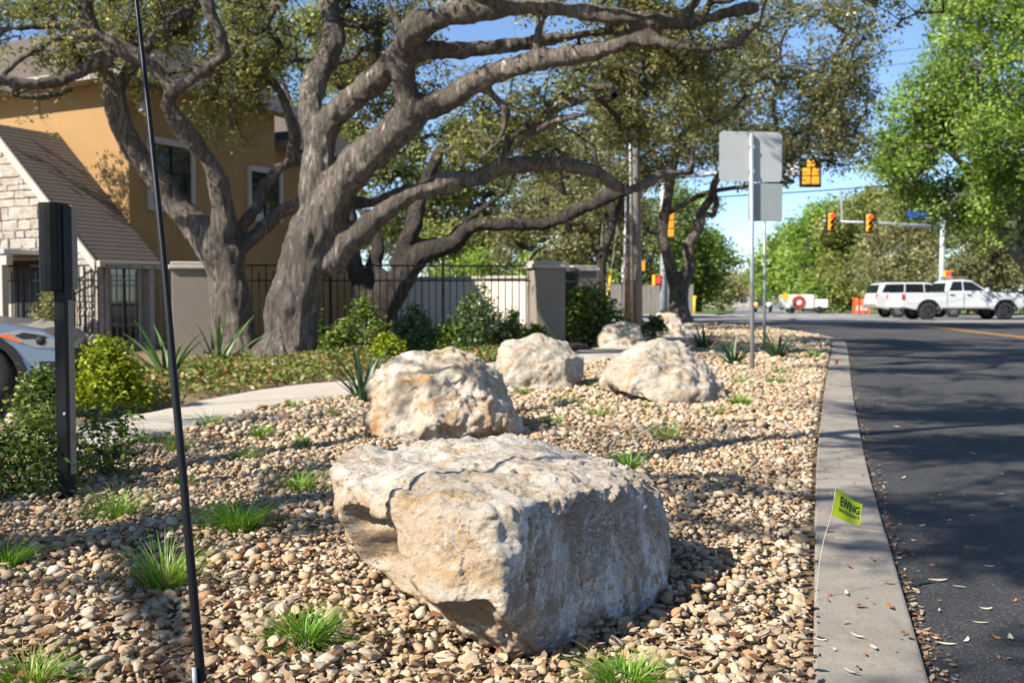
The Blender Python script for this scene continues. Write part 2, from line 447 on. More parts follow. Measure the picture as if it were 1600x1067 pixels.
M['yel_line'] = plain('yellow_road_paint', (0.55, 0.25, 0.015), 0.8, 0, 0.3, 9)
M['wht_line'] = plain('white_road_paint', (0.55, 0.54, 0.52), 0.8, 0, 0.3, 9)
M['flag'] = leaf_mat('lime_vinyl', [(0, (0.46, 0.60, 0.02)), (1, (0.50, 0.64, 0.02))], 0.25, 0.05)
M['wire'] = plain('thin_steel_wire', (0.45, 0.40, 0.34), 0.5, 0.3, 0.04)
def lamp(name, col, e):
    t = NT(name); t.col(col); t.set(t.p.inputs['Emission Color'], tuple(col) + (1,)); t.p.inputs['Emission Strength'].default_value = e
    t.pr(Roughness=0.4); return t.m
M['lamp_red'] = lamp('lit_red_signal', (1.0, 0.03, 0.02), 2.2)
M['lamp_white'] = lamp('lit_headlight', (0.9, 1.0, 1.0), 3.0)
M['lamp_amber'] = lamp('lit_amber', (1.0, 0.35, 0.02), 2.0)

# ------------------------------------------------------------------ the ground, road, kerb, path
KL_PX = [(1270, 1067), (1272, 944), (1275, 740), (1282, 660), (1290, 600), (1299, 548), (1297, 533), (1274, 525), (1240, 518), (1206, 514)]
KL = [G(*p) for p in KL_PX]
KL = [Vector((-1.35, -4.5, 0)), Vector((-0.25, -0.8, 0))] + KL + [Vector((7.5, 36.0, 0)), Vector((6.0, 39.2, 0)), Vector((3.0, 41.2, 0)), Vector((-6, 43.0, 0)), Vector((-25, 46, 0))]
KL = [Vector((p[0], p[1], 0)) for p in catmull([(p.x, p.y, 0) for p in KL], 0.6)]
def offset(pl, d):
    out = []
    for i, p in enumerate(pl):
        t = pl[min(i + 1, len(pl) - 1)] - pl[max(i - 1, 0)]
        out.append(p + Vector((t.y, -t.x, 0)).normalized() * d)
    return out
KR = offset(KL, 0.33)
_mono = []
for p in KL:
    if not _mono or p.y > _mono[-1][0]: _mono.append((p.y, p.x))
def xkerb(y): return interp(_mono, y)

def sheet(name, rows, mat, dz, parent=None, thick=0.0, kind='structure'):
    """rows: list of rows of points (x,y); z follows the terrain"""
    n = len(rows[0]); V = []; F = []
    for r in rows:
        for x, y in r: V.append((x, y, gz(y) + dz))
    for i in range(len(rows) - 1):
        for j in range(n - 1): F.append((i * n + j, i * n + j + 1, (i + 1) * n + j + 1, (i + 1) * n + j))
    me = bpy.data.meshes.new(name); me.from_pydata(V, [], F)
    bm = bmesh.new(); bm.from_mesh(me)
    bmesh.ops.recalc_face_normals(bm, faces=bm.faces)
    if sum(f.normal.z for f in bm.faces) < 0: bmesh.ops.reverse_faces(bm, faces=bm.faces)
    if thick:
        g = bmesh.ops.extrude_face_region(bm, geom=bm.faces[:])
        bmesh.ops.translate(bm, verts=[e for e in g['geom'] if isinstance(e, bmesh.types.BMVert)], vec=(0, 0, -thick))
        bmesh.ops.recalc_face_normals(bm, faces=bm.faces)
    bm.to_mesh(me); bm.free()
    me.materials.append(mat)
    o = link(name, me, parent)
    if parent is None: tag(o, kind=kind)
    return o
YS = list(np.concatenate([np.arange(-12, 60, 2.0), np.arange(60, 130, 5.0), np.array([140, 180, 260, 400, 700, 1400])]))
sheet('ground', [[(x, y) for x in (-900, -60, -20, 0, 20, 60, 900)] for y in YS], M['soil'], -0.09)
# fresh asphalt road on the right, running to the crossing
rows = []
for y in np.arange(-8, 41.1, 1.0):
    x = xkerb(min(y, 34)) + 0.34
    rows.append([(x + k, y) for k in (-0.25, 0, 2, 5, 9, 13, 17)])
road = sheet('road', rows, M['asphalt'], -0.030)
# the older crossing street
sheet('cross_street', [[(x, y) for x in np.arange(-60, 100, 8.0)] for y in (36.2, 40, 44, 48, 52, 56, 60)], M['asphalt_old'], -0.036)
far = [(Y, 12.4 + 0.228 * (Y - 60), 8.8 if Y > 64 else 11) for Y in list(range(58, 130, 6)) + [140, 180, 260, 420]]
sheet('far_road', [[(x, Y) for x in (x0, x0 + w * .5, x0 + w)] for Y, x0, w in far], M['asphalt_old'], -0.032)
# verges over the crossing
sheet('lawn', [[(x0 - 22, Y), (x0 - 8, Y), (x0 - 0.4, Y)] for Y, x0, w in [(61, 12.2, 8)] + far[1:]], M['lawn'], -0.02)
sheet('lawn', [[(x0 + w + 0.4, Y), (x0 + w + 8, Y), (x0 + w + 70, Y)] for Y, x0, w in [(61, 12.6, 11)] + far[1:]], M['lawn'], -0.02)
sheet('pavement', [[(x, y) for x in (-40, -10, 0, 6, 12)] for y in (60.2, 61.2, 62)], M['path'], 0.0, thick=0.12)
# centre line
a, b = G(1600, 527), G(1428, 507)
for k, off in enumerate((0.0, 0.24)):
    d = (b - a); d.z = 0; nrm = Vector((d.y, -d.x, 0)).normalized()
    p0, p1 = a - d * 1.6 + nrm * off, b + nrm * off
    rws = [[((p0 + (p1 - p0) * t + nrm * w).x, (p0 + (p1 - p0) * t + nrm * w).y) for w in (0, 0.11)] for t in np.linspace(0, 1, 14)]
    sheet('yellow_line', rws, M['yel_line'], -0.026, road)
for k in range(7):
    x = 11.4 + k * 1.15
    sheet('crossing_bar', [[(x, y), (x + 0.5, y)] for y in (55.5, 57.0, 58.4)], M['wht_line'], -0.030, bpy.data.objects['cross_street'])

# kerb strip of concrete slabs
kerb = thing('kerb', (0, 0, 0), None, None, kind='structure')
i = 0
while i < len(KL) - 2:
    j = min(len(KL) - 1, i + 5)
    mb = MB()
    L_, R_ = KL[i:j + 1], KR[i:j + 1]
    top = [(p, gz(p.y) + 0.0) for p in L_] ; n = len(L_)
    V = []; F = []
    for p, q in zip(L_, R_):
        s = 0.006 if p is L_[0] else (-0.006 if p is L_[-1] else 0)
        e = Vector((0, s, 0))
        z = gz(p.y)
        V += [Vector((p.x, p.y, z + 0.012)) + e, Vector((q.x, q.y, z - 0.004)) + e, Vector((q.x, q.y, z - 0.14)) + e, Vector((p.x, p.y, z - 0.14)) + e]
    for k in range(n - 1):
        b0, b1 = 4 * k, 4 * (k + 1)
        for u, w in ((0, 1), (1, 2), (2, 3), (3, 0)): F.append((b0 + u, b0 + w, b1 + w, b1 + u))
    F += [(0, 1, 2, 3), (4 * n - 4, 4 * n - 3, 4 * n - 2, 4 * n - 1)]
    mb.add(V, F); mb.build('kerb_slab', M['kerb'], kerb, bevel=0.012)
    i = j

# concrete footpath
PN = [(-2, -6.4), (2, -4.9), (5, -3.8), (8.07, -2.95), (9.33, -2.74), (10.9, -2.39), (11.95, -1.87), (15, 0.1), (18.2, 1.65), (24, 4.0), (30, 5.6), (35, 6.4), (39, 6.0)]
PF = [(-2, -8.2), (2, -6.6), (5, -5.3), (8, -4.3), (9.85, -3.6), (11.4, -3.35), (13.1, -2.86), (14.2, -2.0), (17, -0.6), (20, 0.9), (25, 3.0), (31, 4.4), (36, 5.0)]
pn = catmull([(x, y, 0) for y, x in PN], 9)
def along(pts, n):
    P = catmull([(x, y, 0) for y, x in pts], 0.3); s = np.concatenate([[0], np.cumsum(np.linalg.norm(np.diff(P, axis=0), axis=1))])
    t = np.linspace(0, s[-1], n); return np.stack([np.interp(t, s, P[:, 0]), np.interp(t, s, P[:, 1])], 1)
A_, B_ = along(PN, 85), along(PF, 85)
path = thing('footpath', (0, 0, 0), None, None, kind='structure')
for k in range(0, 84, 4):
    sheet('path_slab', [[tuple(B_[m] + (A_[m] - B_[m]) * 0.0), tuple((A_[m] + B_[m]) / 2), tuple(A_[m])] for m in range(k, min(85, k + 5))], M['path'],
          0.012 + 0.003 * ((k // 4) % 2), path, thick=0.1)
def xpath(y): return interp(PN, y)

# ------------------------------------------------------------------ boulders
def boulder(label, pts, voxel, mat, amp, dents=(), seed=0, ridg=1.0, cat='boulder', cracks=(), carves=()):
    pts = [Vector(p) for p in pts]
    base = sum(pts, Vector()) / len(pts); base.z = min(p.z for p in pts)
    cen = sum(pts, Vector()) / len(pts)
    bm = bmesh.new()
    for p in pts: bm.verts.new(p - base)
    bmesh.ops.convex_hull(bm, input=bm.verts)
    me = bpy.data.meshes.new('hull'); bm.to_mesh(me); bm.free()
    tmp = bpy.data.objects.new('hull', me); C.objects.link(tmp)
    m = tmp.modifiers.new('r', 'REMESH'); m.mode = 'VOXEL'; m.voxel_size = voxel
    s = tmp.modifiers.new('s', 'SMOOTH'); s.factor = 0.5; s.iterations = 2
    dg = bpy.context.evaluated_depsgraph_get()
    me2 = bpy.data.meshes.new_from_object(tmp.evaluated_get(dg))
    bpy.data.objects.remove(tmp)
    n = len(me2.vertices)
    co = np.empty(n * 3, np.float32); no = np.empty(n * 3, np.float32)
    me2.vertices.foreach_get('co', co); me2.vertices.foreach_get('normal', no)
    co = co.reshape(-1, 3); no = no.reshape(-1, 3)
    off = Vector((seed * 7.3, seed * 3.1, seed * 1.7))
    disp = np.empty(n)
    for i in range(n):
        p = Vector(co[i]) + off
        a = mnoise.fractal(p * 1.9, 0.9, 2.1, 4)
        b = 1 - abs(mnoise.noise(p * 4.2)) * 2
        d = mnoise.fractal(p * 9.0, 0.8, 2.0, 5)
        v = mnoise.voronoi(p * 6.5)[0]
        cell = mnoise.cell(p * 5.0 + Vector((d, d, d)) * 0.4)
        f2 = mnoise.turbulence(p * 16.0, 3, True)
        disp[i] = 0.16 * f2 + a * 0.6 + ridg * 0.22 * b + 0.20 * d + 0.22 * (v[1] - v[0]) + 0.14 * cell - (0.55 * max(0, 0.22 - v[0]) if ridg > 1 else 0)
    co2 = co + no * (disp - disp.mean())[:, None] * amp
    for c, r, dep in dents:
        c = np.array(Vector(c) - base); dv = co2 - c; dist = np.linalg.norm(dv, axis=1)
        w = np.clip(1 - dist / r, 0, 1) ** 1.5
        dirc = np.array((cen - base)) - c; dirc /= np.linalg.norm(dirc)
        co2 += w[:, None] * dirc * dep
    for c, r in carves:
        c = np.array(Vector(c) - base); dirc = np.array(cen - base) - c; dirc[2] *= .6; dirc /= np.linalg.norm(dirc)
        dv = co2 - c; dist = np.linalg.norm(dv, axis=1); rr_ = r * (1 + .22 * np.array([mnoise.noise(Vector(v) * 9.0 + off) for v in co2.tolist()]))
        ins = dist < rr_; pr_ = dv @ dirc
        tt = -pr_ + np.sqrt(np.maximum(0, pr_ ** 2 - (dist ** 2 - rr_ ** 2)))
        co2 = co2 + np.where(ins, tt, 0)[:, None] * dirc
    for ck in cracks:
        q = catmull([tuple(W(*c) - base) for c in ck], 0.01); jit = np.array([[0.012 * mnoise.noise(Vector((k * .21, m * 5.0, seed))) for m in range(3)] for k in range(len(q))]); q = q + jit
        far2 = np.full(n, 9.0)
        for k in range(0, len(q)):
            dv = co2 - q[k]; al = (dv * no).sum(1); per = np.sqrt(np.maximum(0, (dv ** 2).sum(1) - al ** 2)); per[np.abs(al) > .12] = 9; far2 = np.minimum(far2, per)
        co2 = co2 - no * (np.clip(1 - far2 / 0.014, 0, 1) * 0.022)[:, None]
    me2.vertices.foreach_set('co', co2.astype(np.float32).ravel())
    me2.polygons.foreach_set('use_smooth', np.ones(len(me2.polygons), bool))
    me2.update(); me2.materials.clear(); me2.materials.append(mat)
    me2.name = 'boulder'
    o = bpy.data.objects.new('boulder', me2); C.objects.link(o); o.location = base
    return tag(o, label, cat, 'limestone boulders set in the gravel bed')
P = [W(*p) for p in [(556, 697, 4.1), (620, 688, 4.25), (700, 681, 4.35), (780, 679, 4.4), (850, 690, 4.4), (930, 707, 4.35), (962, 724, 4.28), (1000, 747, 4.18),
     (1038, 768, 4.02), (1045, 800, 3.97), (1042, 870, 3.92), (1030, 930, 3.86), (523, 712, 3.98), (517, 750, 3.85), (526, 800, 3.78),
     (560, 765, 3.60), (549, 812, 3.66), (600, 800, 3.46), (635, 842, 3.27), (650, 805, 3.30), (700, 803, 3.20), (768, 803, 3.14), (802, 796, 3.2), (880, 770, 3.42), (975, 752, 3.8), (640, 905, 3.22),
     (682, 942, 3.08), (788, 955, 3.05), (560, 862, 3.92), (600, 892, 3.88), (650, 940, 3.70), (690, 972, 3.50), (745, 1005, 3.30), (800, 1032, 3.19), (842, 1028, 3.22), (872, 1016, 3.27), (925, 985, 3.5), (1002, 945, 3.8)]]
P += [Vector((0.5, 4.35, -0.04)), Vector((-0.15, 4.3, -0.04)), Vector((-0.6, 4.35, 0.2)), Vector((0.05, 3.3, -0.05))]
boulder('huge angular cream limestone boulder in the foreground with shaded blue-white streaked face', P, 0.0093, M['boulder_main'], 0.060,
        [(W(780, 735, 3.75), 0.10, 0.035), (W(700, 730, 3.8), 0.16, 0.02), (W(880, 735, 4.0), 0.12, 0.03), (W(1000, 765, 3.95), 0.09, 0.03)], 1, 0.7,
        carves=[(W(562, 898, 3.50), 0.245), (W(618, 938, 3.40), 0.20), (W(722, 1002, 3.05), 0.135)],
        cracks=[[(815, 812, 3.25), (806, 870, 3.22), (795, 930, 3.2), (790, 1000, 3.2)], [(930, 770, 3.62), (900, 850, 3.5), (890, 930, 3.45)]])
def rockpts(px_pts, back):
    """outline pixels with depths plus hidden back points in world coordinates"""
    return [W(*p) for p in px_pts] + [Vector(b) for b in back]
b2 = rockpts([(572, 640, 8.3), (568, 600, 8.45), (585, 575, 8.5), (640, 552, 8.6), (695, 546, 8.7), (740, 560, 8.7), (775, 590, 8.7), (800, 630, 8.6), (815, 668, 8.5),
     (812, 692, 8.3), (690, 700, 7.95), (600, 690, 8.05), (572, 680, 8.2), (640, 600, 8.05), (720, 590, 8.1), (790, 650, 8.1), (680, 660, 7.9)],
     [(-1.1, 9.1, 0), (0.0, 9.2, 0), (-0.9, 9.1, .45), (-0.2, 9.15, .5)])
boulder('rounded pitted white boulder with ochre patches directly behind the huge foreground one', b2, 0.014, M['boulder_pitted'], 0.10, [], 2, 1.6)
b3 = rockpts([(775, 560, 12.9), (785, 535, 13.0), (845, 524, 13.2), (885, 535, 13.2), (912, 555, 13.1), (914, 590, 12.9), (890, 608, 12.6), (820, 614, 12.5), (780, 600, 12.7), (800, 550, 12.6), (880, 560, 12.6)],
     [(-0.15, 13.8, 0.03), (0.9, 13.8, .03), (0, 13.7, .5), (.7, 13.7, .5)])
boulder('blocky tan boulder standing between the pitted white boulder and the long low one', b3, 0.025, M['boulder_tan'], 0.085, [], 3, 1.0)
b4 = rockpts([(945, 590, 11.5), (960, 560, 11.7), (1000, 535, 11.9), (1030, 526, 12.0), (1070, 540, 12.0), (1100, 565, 11.9), (1128, 590, 11.7), (1138, 615, 11.5), (1120, 630, 11.1),
     (1040, 632, 10.9), (970, 615, 11.1), (990, 570, 11.2), (1060, 570, 11.3), (1090, 610, 11.0)],
     [(1.1, 12.5, 0.02), (2.4, 12.6, .02), (1.4, 12.4, .45), (2.1, 12.4, .4)])
boulder('long low grey-cream boulder sloping down to the right, nearest the street sign', b4, 0.022, M['boulder_tan'], 0.10, [], 4, 1.6)
b5 = rockpts([(932, 528, 22.4), (945, 508, 22.6), (970, 501, 22.7), (1000, 508, 22.6), (1008, 530, 22.4), (1000, 548, 22.0), (940, 548, 22.0)],
     [(1.9, 23.2, .05), (2.9, 23.2, .05), (2.2, 23.1, .5), (2.7, 23.1, .5)])
boulder('small rounded brown-grey boulder half hidden behind the long low boulder', b5, 0.035, M['boulder_tan'], 0.07, [], 5)
b6 = rockpts([(1018, 505, 27.6), (1025, 488, 27.8), (1040, 479, 27.9), (1058, 490, 27.9), (1072, 510, 27.7), (1068, 528, 27.3), (1025, 528, 27.3), (1020, 518, 27.4)],
     [(3.9, 28.3, .1), (4.7, 28.3, .1), (4.1, 28.2, .6), (4.5, 28.2, .6)])
boulder('upright pointed cream boulder farthest away, beside the forked oak trunk', b6, 0.035, M['boulder_pitted'], 0.085, [], 6, 1.6)
b7 = rockpts([(5, 655, 9.0), (12, 642, 9.05), (25, 640, 9.05), (31, 652, 9.0), (28, 664, 8.9), (8, 664, 8.9)], [(-4.5, 9.3, .02), (-4.35, 9.3, .02)])
boulder('small tan rock on the ground below the silver car wheel', b7, 0.02, M['boulder_tan'], 0.02, [], 7, cat='rock')

# ------------------------------------------------------------------ gravel bed
def stone_variant(k, sub):
    bm = bmesh.new(); bmesh.ops.create_icosphere(bm, subdivisions=sub, radius=1.0)
    r = random.Random(k * 13 + 5)
    sx, sy, sz = 1.0, r.uniform(0.55, 0.9), r.uniform(0.34, 0.66)
    planes = [(Vector((r.gauss(0, 1), r.gauss(0, 1), r.gauss(0, 1))).normalized(), r.uniform(0.45, 0.80)) for _ in range(9 if k % 4 else 3)]
    off = Vector((k * 5.1, k * 2.3, k))
    for v in bm.verts:
        p = v.co.copy()
        for nrm, d in planes:
            e = p.dot(nrm) - d
            if e > 0: p -= nrm * e * 0.97
        p *= 1 + 0.20 * mnoise.noise(v.co * 1.3 + off)
        v.co = Vector((p.x * sx, p.y * sy, p.z * sz))
    V = np.array([v.co[:] for v in bm.verts], np.float32); F = np.array([[v.index for v in f.verts] for f in bm.faces], np.int32)
    bm.free(); return V, F
NV = 14
HI = [stone_variant(k, 3) for k in range(NV)]
MID = [stone_variant(k, 2) for k in range(NV)]
LO = [stone_variant(k, 1) for k in range(NV)]
def scatter(y0, y1, sp, rmin, rmed, xmargin=0.0):
    out = []
    for y in np.arange(y0, y1, sp):
        xa = max(xpath(y) - 0.02, -0.5 * y - 0.5); xb = xkerb(y) - 0.015
        for x in np.arange(xa, xb, sp):
            xx, yy = x + rng.uniform(-.55, .55) * sp, y + rng.uniform(-.55, .55) * sp
            if xx > xkerb(yy) - 0.03 or xx < xpath(yy): continue
            r = rmed * math.exp(rng.normal(0, 0.42)); r = max(rmin, min(r, rmed * 2.1))
            out.append((xx, yy, r))
    return np.array(out)
def bedz(x, y):
    dip = sum(math.exp(-((x - a) ** 2 + (y - b) ** 2) / .06) for a, b in ((0.0, 3.02), (0.22, 3.2), (0.5, 3.62), (-0.22, 3.12)))
    return gz(y) - 0.034 * min(1, dip) + 0.028 * mnoise.noise(Vector((x * 0.9, y * 0.9, 0))) + 0.012 * mnoise.noise(Vector((x * 3, y * 3, 4)))
def rotmats(n, tilt):
    a = rng.uniform(0, 2 * np.pi, n); b = rng.normal(0, tilt, n); c = rng.normal(0, tilt, n)
    ca, sa, cb, sb, cc, sc_ = np.cos(a), np.sin(a), np.cos(b), np.sin(b), np.cos(c), np.sin(c)
    o, z = np.ones(n), np.zeros(n)
    Rz = np.stack([ca, -sa, z, sa, ca, z, z, z, o], 1).reshape(-1, 3, 3)
    Rx = np.stack([o, z, z, z, cb, -sb, z, sb, cb], 1).reshape(-1, 3, 3)
    Ry = np.stack([cc, z, sc_, z, o, z, -sc_, z, cc], 1).reshape(-1, 3, 3)
    return Rz @ Rx @ Ry
def stones_mesh(name, S, variants, parent):
    n = len(S); var = rng.integers(0, NV, n); RM = rotmats(n, 0.35)
    V = []; F = []; T = []; base = 0
    tint = rng.uniform(0, 1, n)
    for k in range(NV):
        idx = np.where(var == k)[0]
        if not len(idx): continue
        bv, bf = variants[k]
        vv = np.einsum('nij,vj->nvi', RM[idx], bv) * S[idx, 2][:, None, None] + S[idx][:, None, [0, 1, 3]]
        ff = bf[None] + (base + np.arange(len(idx)) * len(bv))[:, None, None]
        V.append(vv.reshape(-1, 3)); F.append(ff.reshape(-1, 3)); T.append(np.repeat(tint[idx], len(bf)))
        base += len(idx) * len(bv)
    me = fast_mesh(name, np.vstack(V), np.vstack(F), M['stone'], True, np.concatenate(T))
    return link(name, me, parent)
bedrows = [[(x0 + (xkerb(y) - x0) * t, y) for t in np.linspace(0, 1, 7)] for y in np.arange(-1, 38, 0.5) for x0 in [xpath(y)]]
bed = sheet('gravel_bed', bedrows, M['gravel_base'], -0.03)
def withz(S, lift):
    z = np.array([bedz(x, y) for x, y, r in S]) + S[:, 2] * rng.uniform(0.0, 0.5, len(S)) + lift
    return np.column_stack([S, z])
near = np.vstack([withz(scatter(2.5, 3.7, 0.032, 0.007, 0.0155), 0.0), withz(scatter(2.5, 3.7, 0.050, 0.012, 0.0198), 0.011)])
near2 = np.vstack([withz(scatter(3.7, 8.2, 0.037, 0.008, 0.0176), 0.0), withz(scatter(3.7, 8.2, 0.061, 0.013, 0.0222), 0.011)])
mid = np.vstack([withz(scatter(8.2, 17, 0.062, 0.012, 0.029), 0.0), withz(scatter(8.2, 17, 0.10, 0.02, 0.031), 0.012)])
farr = withz(scatter(17, 37, 0.093, 0.022, 0.046), 0.0)
# the 300 that show largest are single stones
pxx = 800 + near[:, 0] / near[:, 1] * 1600; pyy = 468 + (CAM_H - near[:, 3]) / near[:, 1] * 1600
seen = (pxx > 2) & (pxx < 1598) & (pyy < 1064)
inrock = (pxx > 560) & (pxx < 1010) & (pyy > 700) & (pyy < 1000)
score = np.where(seen & ~inrock, near[:, 2] / near[:, 1], 0)
top = np.argsort(-score)[:300]
smeshes = []
for k in range(NV):
    V, F = HI[k]; smeshes.append(fast_mesh('stone', V, F, M['stone_single'], True))
for i in top:
    x, y, r, z = near[i]
    o = bpy.data.objects.new('stone', smeshes[int(rng.integers(0, NV))]); C.objects.link(o); o.parent = bed
    o.location = (x, y, z + 0.006); o.scale = (r * 1.06,) * 3
    o.rotation_euler = (rng.normal(0, .3), rng.normal(0, .3), rng.uniform(0, 6.28))
near = np.delete(near, top, 0)
for nm, S, var in (('small_stones', near, MID), ('pebbles', near2, LO), ('gravel_stones', mid, LO), ('far_gravel', farr, LO)):
    tag(stones_mesh(nm, S, var, bed), kind='stuff')

# ------------------------------------------------------------------ trees
LIT = []      # open places in the canopy: (x, y, radius, share of clusters removed), measured on the ground along the sunbeam
def leaves_mesh(name, P, L, Wd, mat, parent, flat=0.35, tb=None, out=None):
    n = len(P)
    u = rng.normal(size=(n, 3)); u[:, 2] *= 0.6
    if out is not None: nn = out + rng.normal(0, .45, (n, 3)); nn /= np.linalg.norm(nn, axis=1)[:, None]; u -= nn * (u * nn).sum(1)[:, None]
    u /= np.linalg.norm(u, axis=1)[:, None]
    w = rng.normal(size=(n, 3)); w[:, 2] *= flat
    if out is not None: w = np.cross(nn, u)
    w -= u * (w * u).sum(1)[:, None]; w /= np.linalg.norm(w, axis=1)[:, None]
    s = rng.uniform(0.65, 1.3, n)[:, None]
    a, b = u * s * L / 2, w * s * Wd / 2
    V = np.stack([P - a, P + b - a * 0.1, P + a, P - b - a * 0.1], 1)
    V -= np.array(org_of(parent))
    tint = rng.uniform(0, 1, n) if tb is None else np.clip(tb + rng.normal(0, 0.18, n), 0, 1)
    F = np.arange(n * 4, dtype=np.int32).reshape(-1, 4)
    return link(name, fast_mesh(name, V.reshape(-1, 3), F, mat, False, tint), parent)
def blob_clusters(blobs, gapscale=0.45, gap=0.0, seed=0.0, lit=True):
    out = []
    for b in blobs:
        if b[0] == 'w': _, x, y, z, rx, ry, rz, n = b; c = Vector((x, y, z))
        else:
            px, py, Y, rpx, rpy, ry, n = b; c = W(px, py, Y); rx, rz = rpx * Y / FPX, rpy * Y / FPX
        k = 0; tries = 0
        while k < n and tries < n * 12:
            tries += 1
            d = rng.normal(size=3); d /= np.linalg.norm(d); d *= rng.uniform(0.25, 1.0) ** 0.5
            p = Vector((c.x + d[0] * rx, c.y + d[1] * ry, c.z + d[2] * rz))
            if mnoise.noise(p * gapscale + Vector((seed, 0, 0))) < gap: continue
            if p.z < gz(p.y) + 0.4: continue
            t = p.z / -LDIR.z; g = (p.x + LDIR.x * t, p.y + LDIR.y * t)
            drop = False
            for lx, ly, lr, pr, *st in (LIT if lit else ()):
                if ((g[0] - lx) / (st[0] if st else 1)) ** 2 + (g[1] - ly) ** 2 < lr * lr and rng.uniform() < pr: drop = True
            tries += 0
            if drop: k += 1; continue
            out.append(p); k += 1
    return np.array([p[:] for p in out])
def grow(nodes, clusters, r0, rmax):
    """join every leaf cluster to the nearest branch already there; returns tubes"""
    N = [np.array(p) for p in nodes]; arr = np.zeros((len(nodes) + 3 * len(clusters), 3)); arr[:len(N)] = N; cnt = len(N)
    par = [-1] * cnt
    d0 = np.array([np.min(np.linalg.norm(arr[:cnt] - c, axis=1)) for c in clusters])
    for i in np.argsort(d0):
        c = clusters[i]
        d = np.linalg.norm(arr[:cnt] - c, axis=1); j = int(np.argmin(d)); L = d[j]
        a = arr[j]; prev = j
        k = 2 if L > 0.5 else 1
        for m in range(1, k + 1):
            t = m / k
            q = a + (c - a) * t
            if m < k: q = q + rng.normal(0, 0.12, 3) * L + np.array([0, 0, 0.06 * L])
            arr[cnt] = q; par.append(prev); prev = cnt; cnt += 1
    load = np.zeros(cnt)
    for i in range(cnt - 1, len(nodes) - 1, -1):
        load[i] += 1; load[par[i]] += load[i] if par[i] >= len(nodes) else 0
    V = []; F = []; b = 0
    idx = [i for i in range(len(nodes), cnt)]
    A = arr[[par[i] for i in idx]]; B = arr[idx]
    rb = np.minimum(rmax, r0 * np.sqrt(load[idx])); ra = rb * 1.25
    t = B - A; t /= np.maximum(1e-6, np.linalg.norm(t, axis=1))[:, None]
    ref = np.where(np.abs(t[:, 2:3]) > 0.9, np.array([[1, 0, 0]]), np.array([[0, 0, 1]]))
    u = np.cross(t, ref); u /= np.linalg.norm(u, axis=1)[:, None]; w = np.cross(t, u)
    ring = [(math.cos(2 * math.pi * k / 4), math.sin(2 * math.pi * k / 4)) for k in range(4)]
    VA = [A + (u * c + w * s) * ra[:, None] for c, s in ring]; VB = [B + (u * c + w * s) * rb[:, None] for c, s in ring]
    V = np.stack(VA + VB, 1).reshape(-1, 3)
    base = (np.arange(len(idx)) * 8)[:, None]
    F = np.concatenate([base + np.array([[k, (k + 1) % 4, 4 + (k + 1) % 4, 4 + k]]) for k in range(4)], 0)
    return V, F
def remeshed(mb, name, mat, parent, voxel, amp):
    me = mb.mesh('t', mat, org_of(parent)); tmp = bpy.data.objects.new('t', me); C.objects.link(tmp)
    m = tmp.modifiers.new('r', 'REMESH'); m.mode = 'VOXEL'; m.voxel_size = voxel
    s = tmp.modifiers.new('s', 'SMOOTH'); s.factor = 0.5; s.iterations = 4
    me2 = bpy.data.meshes.new_from_object(tmp.evaluated_get(bpy.context.evaluated_depsgraph_get()))
    bpy.data.objects.remove(tmp)
    n = len(me2.vertices); co = np.empty(n * 3, np.float32); no = np.empty(n * 3, np.float32)
    me2.vertices.foreach_get('co', co); me2.vertices.foreach_get('normal', no); co = co.reshape(-1, 3); no = no.reshape(-1, 3)
    if amp:
        d = np.array([mnoise.fractal(Vector((p[0] * 2.2, p[1] * 2.2, p[2] * 1.2)), 0.9, 2.0, 4) + 0.8 * abs(mnoise.noise(Vector((p[0] * 7, p[1] * 7, p[2] * 2.2)))) - 0.3 for p in co.tolist()])
        co = co + no * d[:, None] * amp
        me2.vertices.foreach_set('co', co.astype(np.float32).ravel())
    me2.polygons.foreach_set('use_smooth', np.ones(len(me2.polygons), bool)); me2.update()
    me2.materials.clear(); me2.materials.append(mat); me2.name = name
    return link(name, me2, parent)
